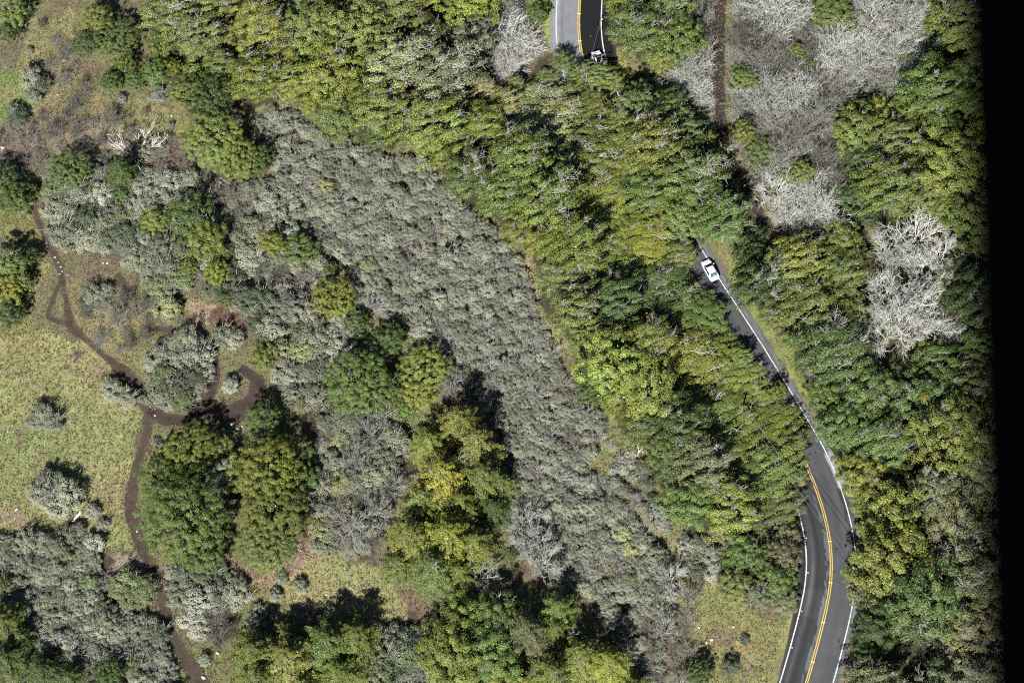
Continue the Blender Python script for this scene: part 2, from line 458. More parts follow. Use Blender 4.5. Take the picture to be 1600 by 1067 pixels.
# ------------------------------------------------------------------ dirt trails as sheets with ragged edges
def resample(pts, step, closed=False):
    P = np.asarray(pts, float)
    # Catmull-Rom through the points
    out = []
    for i in range(len(P) - 1):
        p0 = P[max(i - 1, 0)]; p1 = P[i]; p2 = P[i + 1]; p3 = P[min(i + 2, len(P) - 1)]
        n = max(2, int(np.linalg.norm(p2[:2] - p1[:2]) / step))
        for t in np.arange(n) / n:
            out.append(0.5 * ((2 * p1) + (-p0 + p2) * t + (2 * p0 - 5 * p1 + 4 * p2 - p3) * t * t + (-p0 + 3 * p1 - 3 * p2 + p3) * t ** 3))
    out.append(P[-1])
    return np.array(out)

def ribbon(P, offs, lift):
    """world points P (n,3), offsets (n,k) to the left(+)/right -> draped grid"""
    d = np.gradient(P[:, :2], axis=0); d = d / (np.linalg.norm(d, axis=1, keepdims=True) + 1e-9)
    nrm = np.stack([d[:, 1], -d[:, 0]], -1)          # to the right of travel
    XY = P[:, None, :2] + nrm[:, None, :] * offs[:, :, None]
    Z = gz(XY[..., 0], XY[..., 1]) + lift
    V = np.concatenate([XY, Z[..., None]], -1)
    n, k = offs.shape
    id_ = np.arange(n * k).reshape(n, k)
    Q = np.stack([id_[:-1, :-1], id_[1:, :-1], id_[1:, 1:], id_[:-1, 1:]], -1).reshape(-1, 4)
    return V.reshape(-1, 3), Q[:, ::-1]

def make_trail(T, name, label, base, seed):
    R_ = resample(T, 5)
    P = at(R_[:, 0], R_[:, 1])
    w = R_[:, 2] / PXM * 0.52
    s = np.arange(len(P)) * 0.47
    wl = w * (0.62 + 0.75 * fbm(s * 0.9, s * 0 + seed, seed)); wr = w * (0.62 + 0.75 * fbm(s * 0.9, s * 0 + seed + 9, seed + 5))
    k = np.linspace(0, 1, 9)
    offs = -wl[:, None] * (1 - k) + wr[:, None] * k
    V, Q = ribbon(P, offs, 0.02)
    a = np.abs(np.tile(k, len(P)) - 0.5) * 2
    n = fbm(V[:, 0] * 1.1, V[:, 1] * 1.1, seed + 3)
    col = 0.85 * np.array(base)[None] * (0.75 + 0.5 * n)[:, None] * (1 + 0.35 * a ** 2)[:, None]
    o = add(name, mesh_np(name, V, Q, M_TRAIL, col, smooth=True))
    tag(o, label, 'trail', kind='structure')
for i, (T, lab) in enumerate(zip(TRAILS, [
        'long brown footpath winding down the left meadow edge', 'wide bare dirt junction above the big dark grove', 'short dirt loop right of the round sage island',
        'thin fork of footpath through the left grass', 'narrow dirt path left of the round sage bush', 'worn dirt strip beside the weathered plank',
        'short dark dirt strip right of the lower meadow', 'small dark bare hollow below the yellowish round bush', 'brown bare patch between sage bushes', 'thin worn line at the lower meadow top'])):
    make_trail(T, 'dirt_trail', lab, (0.060, 0.046, 0.034) if i not in (1, 2) else (0.046, 0.034, 0.027), 11 + i)
make_trail(TRACK, 'dirt_track', 'dark brown dirt track through the pale leafless thicket', (0.036, 0.027, 0.022), 60)

# ------------------------------------------------------------------ road
RP = resample(ROAD, 4)
RC = at(RP[:, 0], RP[:, 1])
def smooth1(a, n=9):
    k = np.ones(n) / n
    p = np.pad(a, ((n // 2, n // 2), (0, 0)), mode='edge')
    return np.stack([np.convolve(p[:, i], k, 'valid') for i in range(a.shape[1])], -1)
RC = smooth1(RC)
rpx, rpy = to_px(RC)
rs = np.concatenate([[0], np.cumsum(np.linalg.norm(np.diff(RC[:, :2], axis=0), axis=1))])
LANE = 3.45
# paved width: left (towards lower left) and right of travel down the picture; travel runs downwards so "right of travel" is image-left
img_left = np.interp(rpy, [-100, 60, 400, 800, 860, 960, 1067], [3.8, 4.6, 3.9, 3.8, 4.6, 4.4, 3.9])
img_right = np.interp(rpy, [-100, 90, 360, 640, 740, 860, 1067], [4.6, 5.3, 4.7, 4.4, 4.5, 4.5, 4.3])
def offs_between(l, r, k):
    t = np.linspace(0, 1, k)
    return -np.asarray(r)[:, None] * (1 - t) + np.asarray(l)[:, None] * t     # negative = image right
e1 = 0.28 * (fbm(rs * 0.7, rs * 0 + 1, 2) - 0.5); e2 = 0.4 * (fbm(rs * 0.7, rs * 0 + 5, 4) - 0.5)
OF = offs_between(img_left + e1, img_right + e2, 44)
V, Q = ribbon(RC, OF, 0.05)
u = OF.ravel(); vv = np.repeat(rs, 44); yy = np.repeat(rpy, 44)
base = np.full(len(u), 0.072)
right_lane = (u < -0.12)
up = np.clip((200 - yy) / 60, 0, 1)
base = np.where((yy < 300) & right_lane, 0.007, base)                        # freshly resurfaced dark lane at the top
base = np.where((yy < 300) & ~right_lane, 0.18, base)
base = np.where((yy < 300) & (u > 3.0), 0.22, base)
track = np.exp(-((np.abs(u) - 2.45) / 0.33) ** 2) + np.exp(-((np.abs(u) - 0.95) / 0.3) ** 2)
tn = fbm(vv * 0.12, u * 1.5, 8); tn2 = fbm(vv * 0.5, u * 2.5, 18)
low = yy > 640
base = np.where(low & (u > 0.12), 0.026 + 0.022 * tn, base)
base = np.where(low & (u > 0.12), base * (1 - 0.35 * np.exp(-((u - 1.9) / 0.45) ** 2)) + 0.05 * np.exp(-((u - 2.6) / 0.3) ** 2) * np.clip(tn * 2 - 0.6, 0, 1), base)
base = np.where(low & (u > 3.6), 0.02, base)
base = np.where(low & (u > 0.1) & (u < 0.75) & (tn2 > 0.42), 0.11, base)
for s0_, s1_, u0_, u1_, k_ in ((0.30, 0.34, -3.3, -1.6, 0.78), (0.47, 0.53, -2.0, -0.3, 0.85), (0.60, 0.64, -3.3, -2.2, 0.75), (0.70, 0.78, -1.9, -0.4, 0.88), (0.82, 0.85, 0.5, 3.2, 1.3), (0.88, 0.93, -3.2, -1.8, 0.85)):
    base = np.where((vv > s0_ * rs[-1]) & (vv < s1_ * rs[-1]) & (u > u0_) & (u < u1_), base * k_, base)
base = np.where((u < -3.6) & (yy > 300), 0.12 + 0.14 * (tn2 - 0.5), base)
base = np.where((yy < 300) & ~right_lane, base * (1 - 0.45 * np.clip(1.3 - np.abs(u - 2.55) / 0.22, 0, 1) * np.clip(tn * 2.4 - 0.75, 0, 1)), base)
base = base * (1 + 0.10 * (track - 0.4) * np.where(yy < 300, 0.5, 1)) * (0.9 + 0.2 * tn2)
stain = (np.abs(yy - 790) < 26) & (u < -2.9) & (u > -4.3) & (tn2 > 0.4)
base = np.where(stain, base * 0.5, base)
bright = (np.abs(yy - 745) < 26) & (u < -3.1) & (tn2 > 0.38)
base = np.where(bright, 0.28, base)
edge = np.clip(1 - np.minimum(u - u.reshape(-1, 44).min(1).repeat(44), u.reshape(-1, 44).max(1).repeat(44) - u) / 0.5, 0, 1)
rcol = 0.8 * base[:, None] * np.array([0.97, 1.0, 1.05])
rcol = rcol * (1 - 0.3 * edge[:, None]) + np.array([0.11, 0.09, 0.065]) * 0.3 * edge[:, None]
road = add('road', mesh_np('road', V, Q, M_ROAD, rcol, smooth=True))
tag(road, 'two-lane asphalt road curving through the trees', 'road', kind='structure')
def line(name, off, w, mat, y0=-200, y1=1300, lift=0.056):
    m = (rpy >= y0) & (rpy <= y1)
    o_ = np.asarray(off) if np.ndim(off) else np.full(len(RC), off)
    jit = 0.018 * (fbm(rs * 3, rs * 0, int(abs(o_[0]) * 100)) - 0.5)
    of = np.stack([o_ - w / 2 + jit, o_ + w / 2 + jit], -1)[m]
    V, Q = ribbon(RC[m], of, lift)
    o = add(name, mesh_np(name, V, Q, mat), road)
    return o
line('yellow_line', 0.14, 0.135, M_YEL); line('yellow_line', -0.14, 0.135, M_YEL)
line('edge_line', LANE + 0.05, 0.17, M_WHT); line('edge_line', -LANE - 0.02, 0.17, M_WHT)
def box_mesh(name, sx, sy, sz, mat, bev=0.0):
    import bmesh
    bm = bmesh.new(); bmesh.ops.create_cube(bm, size=1.0)
    for v in bm.verts: v.co = Vector((v.co.x * sx, v.co.y * sy, v.co.z * sz))
    if bev: bmesh.ops.bevel(bm, geom=list(bm.edges), offset=bev, segments=1, affect='EDGES')
    me = bpy.data.meshes.new(name); bm.to_mesh(me); bm.free(); me.materials.append(mat)
    return me
me_y = box_mesh('pavement_marker', 0.55, 0.13, 0.035, plain('amber_marker', (0.8, 0.55, 0.12), 0.4), 0.012)
me_w = box_mesh('pavement_marker', 0.17, 0.12, 0.035, plain('clear_marker', (0.75, 0.76, 0.78), 0.4), 0.012)
dirs = np.gradient(RC[:, :2], axis=0); dirs /= np.linalg.norm(dirs, axis=1, keepdims=True)
def marker(ypx, off, me):
    i = int(np.argmin(np.abs(rpy - ypx)))
    n = np.array([dirs[i, 1], -dirs[i, 0]])
    xy = RC[i, :2] + n * off
    o = add('pavement_marker', me, road, loc=(xy[0], xy[1], gz(xy[0], xy[1]) + 0.075))
    o.rotation_euler = (0, 0, math.atan2(n[1], n[0]))
for y_ in (24, 66, 846, 908, 972, 1035): marker(y_, 0.0, me_y)
for y_ in (30,): marker(y_, -3.62, me_w)
for y_ in (838, 899, 962, 1021): marker(y_, LANE - 0.2, me_w)

print('GROUND', time.time() - T0)
# ------------------------------------------------------------------ plant prototypes
class Proto:
    pass

def lobe_crown(R, H, zc, nl, per, lobe, leaf, r, swept=0.0, flat=0.75, top=0.15, soft=False, lo=0.5):
    """crown of leaf clumps over a dome; returns leaf arrays"""
    Ps, Ns, Ss, Cs, centers = [], [], [], [], []
    k = np.arange(nl) + 0.5
    z = 1 - k / nl * (1 - (-0.35)); th = k * 2.399963 + r.uniform(0, 6)
    rad = np.sqrt(np.clip(1 - z * z, 0, 1))
    D = np.stack([rad * np.cos(th), rad * np.sin(th), z], -1) + r.normal(size=(nl, 3)) * 0.13
    out = r.uniform(lo, 1.05, nl) * (0.8 + 0.35 * fbm(D[:, 0] * 1.6 + 9, D[:, 1] * 1.6, 4))
    cen = D * out[:, None] * np.array([R, R, R * flat])
    cen[:, 2] += zc
    for i in range(nl):
        lr = lobe * r.uniform(0.65, 1.3)
        n = int(per * r.uniform(0.7, 1.3))
        d = unit(r.normal(size=(n, 3)))
        d[:, 2] = np.where(d[:, 2] < -0.05, -d[:, 2], d[:, 2])
        sc = np.array([1 + swept * 0.9, 1 - swept * 0.22, 0.72])
        rr = r.uniform(0.55, 1.08, n)[:, None]
        p = cen[i] + d * rr * lr * sc
        if swept: p[:, 0] += 0.0; p[:, 2] += (p[:, 0] - cen[i, 0]) * 0.12
        nm = unit(d * 0.8 + D[i] * 0.5 + np.array([0, 0, 0.45]) + r.normal(size=(n, 3)) * 0.55)
        Ps.append(p); Ns.append(nm)
        Ss.append(leaf * r.uniform(0.65, 1.4, n))
        v = r.uniform(0.78, 1.22) * r.uniform(0.7, 1.3, n)
        if soft:
            v = r.uniform(0.85, 1.15) * r.uniform(0.86, 1.14, n)
            nm = unit(d * 0.7 + D[i] * 0.5 + np.array([0, 0, 0.5]) + r.normal(size=(n, 3)) * 0.3)
            Ns[-1] = nm
        hue = (r.normal(0, 0.035) + r.normal(0, 0.03, n)) * (0.5 if soft else 1)
        Cs.append(np.stack([v * (1 + hue * 1.6), v, v * (1 - hue)], -1))
        centers.append(cen[i])
    return np.concatenate(Ps), np.concatenate(Ns), np.concatenate(Ss), np.concatenate(Cs), np.array(centers)

def limbs_to(centers, base_h, r, thick, sides=5, nmax=16, root=(0, 0, 0)):
    """trunk and limbs to some of the clumps"""
    P0, P1, R0, R1 = [], [], [], []
    top = np.array([r.normal(0, 0.15), r.normal(0, 0.15), base_h])
    mid = np.array([r.normal(0, 0.12), r.normal(0, 0.12), base_h * 0.5])
    a = np.array([0, 0, -0.35])
    for p, q, ra, rb in ((a, mid, thick * 1.25, thick), (mid, top, thick, thick * 0.8)):
        P0.append(p); P1.append(q); R0.append(ra); R1.append(rb)
    sel = r.permutation(len(centers))[:nmax]
    for i in sel:
        e = centers[i]
        m = top * 0.5 + e * 0.5 + r.normal(0, 0.2, 3) + np.array([0, 0, -0.2])
        P0 += [top, m]; P1 += [m, e]; R0 += [thick * 0.5, thick * 0.28]; R1 += [thick * 0.28, thick * 0.08]
    return np.array(P0), np.array(P1), np.array(R0), np.array(R1)

def branch_tree(r, starts, dirs_, lens, rads, counts, spread, up, wob=0.25, shrink=0.6, zmin=0.15):
    """recursive bare branches; returns segment arrays"""
    P0, P1, R0, R1 = [], [], [], []
    def grow(p, d, L, ra, lev):
        n = 3 if lev < 2 else 2
        q = p; dd = d
        nodes = []
        for s in range(n):
            dd = unit(dd + r.normal(0, wob, 3) + np.array([0, 0, up]))
            e = q + dd * L / n
            if e[2] < zmin: e[2] = zmin
            r0 = ra * (1 - 0.75 * s / n); r1 = ra * (1 - 0.75 * (s + 1) / n)
            P0.append(q); P1.append(e); R0.append(r0); R1.append(r1)
            nodes.append((q, e, dd)); q = e
        if lev < len(counts):
            for c in range(counts[lev]):
                t = r.uniform(0.25, 1.0) * n
                k = min(int(t), n - 1); f = t - k
                a, b, dd2 = nodes[k]
                nd = unit(dd2 + r.normal(0, spread, 3))
                grow(a + (b - a) * f, nd, L * shrink * r.uniform(0.6, 1.15), ra * 0.5, lev + 1)
    for p, d, L, ra in zip(starts, dirs_, lens, rads): grow(np.array(p, float), unit(np.array(d, float)), L, ra, 0)
    return np.array(P0), np.array(P1), np.array(R0), np.array(R1)

def leafmesh(name, P, N, S_, Cc, mat, r, aspect=0.5, along=None):
    V, Q = leaves(P, N, S_, aspect, along, r)
    return mesh_np(name, V, Q, mat, np.repeat(Cc, 4, 0))

def proto_tree(kind, seed):
    r = np.random.default_rng(seed)
    o = Proto(); o.kind = kind
    R = 3.0
    if kind == 'dome':
        o.hc = 3.3
        P, N, S_, Cc, cen = lobe_crown(R, 6, o.hc, 125, 150, 0.42, 0.115, r, 0.15, 0.85, lo=0.58)
        inner = r.normal(size=(900, 3)) * np.array([1.1, 1.1, 0.9]) + np.array([0, 0, o.hc])
        al = None
    elif kind == 'round':
        o.hc = 2.9
        P, N, S_, Cc, cen = lobe_crown(R, 6, o.hc, 300, 180, 0.27, 0.062, r, 0.1, 0.80, lo=0.88)
        inner = r.normal(size=(900, 3)) * np.array([0.9, 0.9, 0.7]) + np.array([0, 0, o.hc - 0.3])
        al = None
    elif kind == 'swept':
        o.hc = 3.4
        P, N, S_, Cc, cen = lobe_crown(R, 6, o.hc, 105, 160, 0.40, 0.115, r, 0.75, 0.72, lo=0.45)
        inner = r.normal(size=(800, 3)) * np.array([1.2, 1.1, 0.6]) + np.array([0, 0, o.hc])
        al = np.array([[1.0, 0.0, 0.25]])
    else:   # conifer
        o.hc = 5.0
        Ps, Ns, Ss, Cs, cen = [], [], [], [], []
        Ht = 9.6
        zs = np.linspace(1.3, Ht - 0.3, 17)
        for iz, z in enumerate(zs):
            f = (z - 1.0) / (Ht - 1.0)
            L0 = R * 1.05 * (1 - f ** 1.5) ** 0.8 + 0.3
            nb = int(9 - 4 * f)
            a0 = r.uniform(0, 6.28)
            for b in range(nb):
                an = a0 + 6.283 * b / nb + r.normal(0, 0.16)
                L = L0 * r.uniform(0.7, 1.18)
                d = np.array([math.cos(an), math.sin(an), 0]); s = np.array([-d[1], d[0], 0])
                n = int(185 * L / 3 + 40)
                t = r.uniform(0.12, 1.0, n) ** 0.75
                wd = 0.62 * L / 3 * (1.1 - t) + 0.12
                q = np.array([0, 0, z]) + d * (t * L)[:, None] + s * (r.uniform(-1, 1, n) * wd)[:, None]
                q[:, 2] += 0.32 * L * (t * 0.9 - t * t * 0.75) + r.normal(0, 0.09, n) + 0.08
                Ps.append(q)
                Ns.append(unit(np.array([0, 0, 0.9]) + d * 0.45 + r.normal(size=(n, 3)) * 0.45))
                Ss.append(0.14 * r.uniform(0.6, 1.3, n))
                v = r.uniform(0.8, 1.15) * r.uniform(0.72, 1.25, n) * (0.85 + 0.3 * t)
                Cs.append(np.stack([v * (1.0 + 0.12 * t), v, v * 0.9], -1))
                cen.append(np.array([0, 0, z]) + d * L * 0.85 + np.array([0, 0, 0.1 * L]))
        P = np.concatenate(Ps); N = np.concatenate(Ns); S_ = np.concatenate(Ss); Cc = np.concatenate(Cs); cen = np.array(cen)
        inner = np.stack([r.normal(0, 0.5, 500), r.normal(0, 0.5, 500), r.uniform(1.5, 6.5, 500)], -1)
        al = None
    Pi = inner; Ni = unit(r.normal(size=(len(inner), 3)))
    P = np.concatenate([P, Pi]); N = np.concatenate([N, Ni])
    S_ = np.concatenate([S_, np.full(len(Pi), 0.24)]); Cc = np.concatenate([Cc, np.full((len(Pi), 3), 0.8)])
    o.crown = leafmesh('crown', P, N, S_, Cc, M_LEAF, r, 0.55 if kind != 'conifer' else 0.42,
                       None if al is None else np.repeat(al, len(P), 0))
    if kind == 'conifer':
        p0, p1, r0, r1 = [np.array(a) for a in ([[0, 0, -0.3], [0, 0, 4]], [[0, 0, 4], [0, 0, 9.5]], [0.3, 0.2], [0.2, 0.03])]
        e = cen[r.permutation(len(cen))[:60]]
        st = e * np.array([0, 0, 1]) - np.array([0, 0, 0.2])
        p0 = np.concatenate([p0, st]); p1 = np.concatenate([p1, e]); r0 = np.concatenate([r0, np.full(len(e), 0.05)]); r1 = np.concatenate([r1, np.full(len(e), 0.015)])
    else:
        p0, p1, r0, r1 = limbs_to(cen, 1.5, r, 0.24)
    V, Q = prisms(p0, p1, r0, r1, 6)
    o.trunk = mesh_np('trunk', V, Q, M_BARK, smooth=True)
    # pale dead limbs that stick out of the crown
    o.bare = []
    for amount in ((12, 30) if kind != 'conifer' else (5, 9)):
        st, di = [], []
        for k in range(amount):
            c = cen[r.integers(len(cen))]
            if c[2] < o.hc: c = cen[r.integers(max(1, len(cen) // 2))]
            d = unit(c - np.array([0, 0, o.hc * 0.55]))
            st.append(c - d * 0.75); di.append(d * 0.55 + np.array([0.7 if kind == 'swept' else 0, 0, 0.3]) + r.normal(0, 0.35, 3))
        p0, p1, r0, r1 = branch_tree(r, st, di, r.uniform(0.7, 1.5, amount), r.uniform(0.02, 0.04, amount), (6, 5), 0.5, 0.03, 0.2)
        V, Q = prisms(p0, p1, np.maximum(r0, 0.012), np.maximum(r1, 0.008), 3)
        o.bare.append(mesh_np('bare_branches', V, Q, M_TWIG))
    return o

PT = {'dome': [proto_tree('dome', 100 + i) for i in range(5)],
      'swept': [proto_tree('swept', 200 + i) for i in range(6)],
      'round': [proto_tree('round', 350 + i) for i in range(2)],
      'conifer': [proto_tree('conifer', 300 + i) for i in range(4)]}

def proto_bare(seed, kind):
    r = np.random.default_rng(seed)
    if kind == 'tree':        # leafless crown of a grown tree, R about 3
        n = 11
        st = [(r.normal(0, 0.25), r.normal(0, 0.25), 0.9) for _ in range(n)]
        an = np.arange(n) * 2.4 + r.uniform(0, 6)
        tilt = r.uniform(0.25, 1.15, n)
        di = [(math.cos(a) * t, math.sin(a) * t, 1.0) for a, t in zip(an, tilt)]
        p0, p1, r0, r1 = branch_tree(r, st, di, r.uniform(2.6, 3.7, n), r.uniform(0.08, 0.12, n), (8, 6, 4), 0.42, 0.05, 0.13, 0.55)
        p0 = np.concatenate([p0, [[0, 0, -0.3]]]); p1 = np.concatenate([p1, [[0, 0, 1.1]]]); r0 = np.append(r0, 0.24); r1 = np.append(r1, 0.2)
        rmin = 0.013
    else:                     # many-stemmed leafless thicket shrub, R about 2
        n = 46
        st = [(r.normal(0, 0.45), r.normal(0, 0.45), 0.0) for _ in range(n)]
        an = r.uniform(0, 6.28, n); tilt = r.uniform(0.1, 1.25, n)
        di = [(math.cos(a) * t, math.sin(a) * t, 1.0) for a, t in zip(an, tilt)]
        p0, p1, r0, r1 = branch_tree(r, st, di, r.uniform(1.5, 2.5, n), r.uniform(0.02, 0.035, n), (8, 4), 0.42, 0.02, 0.16, 0.5)
        rmin = 0.0105
    V, Q = prisms(p0, p1, np.maximum(r0, rmin), np.maximum(r1, rmin * 0.7), 3)
    return mesh_np('branches', V, Q, M_TWIG)
PB_TREE = [proto_bare(400 + i, 'tree') for i in range(5)]
PB_SHRUB = [proto_bare(500 + i, 'shrub') for i in range(6)]

def proto_scrub(seed, twiggy=0.3):
    """grey-green evergreen shrub, R about 1, leaf clumps over stems"""
    r = np.random.default_rng(seed)
    P, N, S_, Cc, cen = lobe_crown(0.92, 1.2, 0.5, 50, 80, 0.25, 0.085, r, 0.1, 0.75, soft=True)
    V1, Q1 = leaves(P, N, S_, 0.5, None, r)
    c1 = np.repeat(Cc, 4, 0)
    e = cen[r.permutation(len(cen))[:30]]
    p0 = np.zeros_like(e); p0[:, 2] = 0.0
    p1 = e * 1.04
    # pale dead twigs poking out
    k = int(60 * twiggy)
    c = cen[r.integers(len(cen), size=k)]
    d = unit(c - np.array([0, 0, -0.1])) + r.normal(0, 0.4, (k, 3))
    p0 = np.concatenate([p0, c - d * 0.1]); p1 = np.concatenate([p1, c + d * r.uniform(0.25, 0.6, (k, 1))])
    V2, Q2 = prisms(p0, p1, np.full(len(p0), 0.022), np.full(len(p0), 0.01), 3)
    V = np.concatenate([V1, V2]); Q = np.concatenate([Q1, Q2 + len(V1)])
    col = np.concatenate([c1, np.ones((len(V2), 3))])
    mi = np.concatenate([np.zeros(len(Q1)), np.ones(len(Q2))])
    return mesh_np('scrub_bush', V, Q, [M_SCRUB, M_STEM], col, mi)
M_STEM = woodmat('pale_stem', (0.33, 0.315, 0.27), 3.0)
PS = [proto_scrub(600 + i, tw) for i, tw in enumerate((0.1, 0.15, 0.25, 0.5, 0.9, 0.1, 0.2))]

print('PROTOS', time.time() - T0)
# ------------------------------------------------------------------ placing trees
TONE = {'Y': ((0.158, 0.184, 0.032), 'yellow-green'), 'O': ((0.124, 0.153, 0.035), 'olive-green'), 'G': ((0.090, 0.128, 0.030), 'mid-green'),
        'D': ((0.052, 0.080, 0.021), 'dark green'), 'S': ((0.132, 0.146, 0.068), 'grey-green'), 'L': ((0.195, 0.205, 0.075), 'pale lichen-green'),
        'R': ((0.15, 0.075, 0.03), 'rusty brown'), 'B': ((0.12, 0.115, 0.05), 'brownish')}
WIND = math.radians(24)
occ = []            # occupied discs in pixels
count_tree = 0
def put_tree(px, py, rpx_, kind, tone, label=None, group=None, bare=None, name=None, low=1.0):
    global count_tree
    count_tree += 1
    r = np.random.default_rng(9000 + count_tree)
    pr = PT[kind][int(r.integers(len(PT[kind])))]
    R = rpx_ / PXM
    s = R / 3.0 * r.uniform(0.95, 1.08)
    sz = s * r.uniform(0.85, 1.15)
    if kind == 'conifer': sz = s * r.uniform(0.75, 0.98)
    if kind != 'conifer' and R < 2: sz *= 1.15
    sz *= low
    p = at(px, py, pr.hc * sz * (1.05 if kind != 'conifer' else 0.8))
    x, y = float(p[0]), float(p[1])
    rz = WIND + r.normal(0, 0.22) if kind == 'swept' else r.uniform(0, 6.28)
    nm = name or {'dome': 'broadleaf_tree', 'round': 'broadleaf_tree', 'swept': 'windswept_tree', 'conifer': 'conifer_tree'}[kind]
    t = empty(nm, (x, y, float(gz(x, y))), rz, (s * r.uniform(0.92, 1.1), s * r.uniform(0.92, 1.1), sz))
    tag(t, label, 'tree', group)
    c = np.array(TONE[tone][0]) * r.uniform(0.85, 1.15) * np.array([r.uniform(0.9, 1.1), 1, r.uniform(0.85, 1.2)])
    add('trunk', pr.trunk, t)
    add('crown', pr.crown, t, c)
    if bare is None: bare = {'swept': int(r.integers(0, 2)), 'dome': -1 if r.random() < 0.6 else 0, 'round': -1, 'conifer': -1 if r.random() < 0.7 else 0}[kind]
    if tone in 'SL' and kind != 'conifer': bare = 1
    if bare >= 0:
        g_ = r.uniform(0.27, 0.42)
        tag(add('bare_branches', pr.bare[bare], t, (g_, g_ * 0.97, g_ * 0.87)), kind='stuff')
    occ.append((px, py, rpx_))
    return t

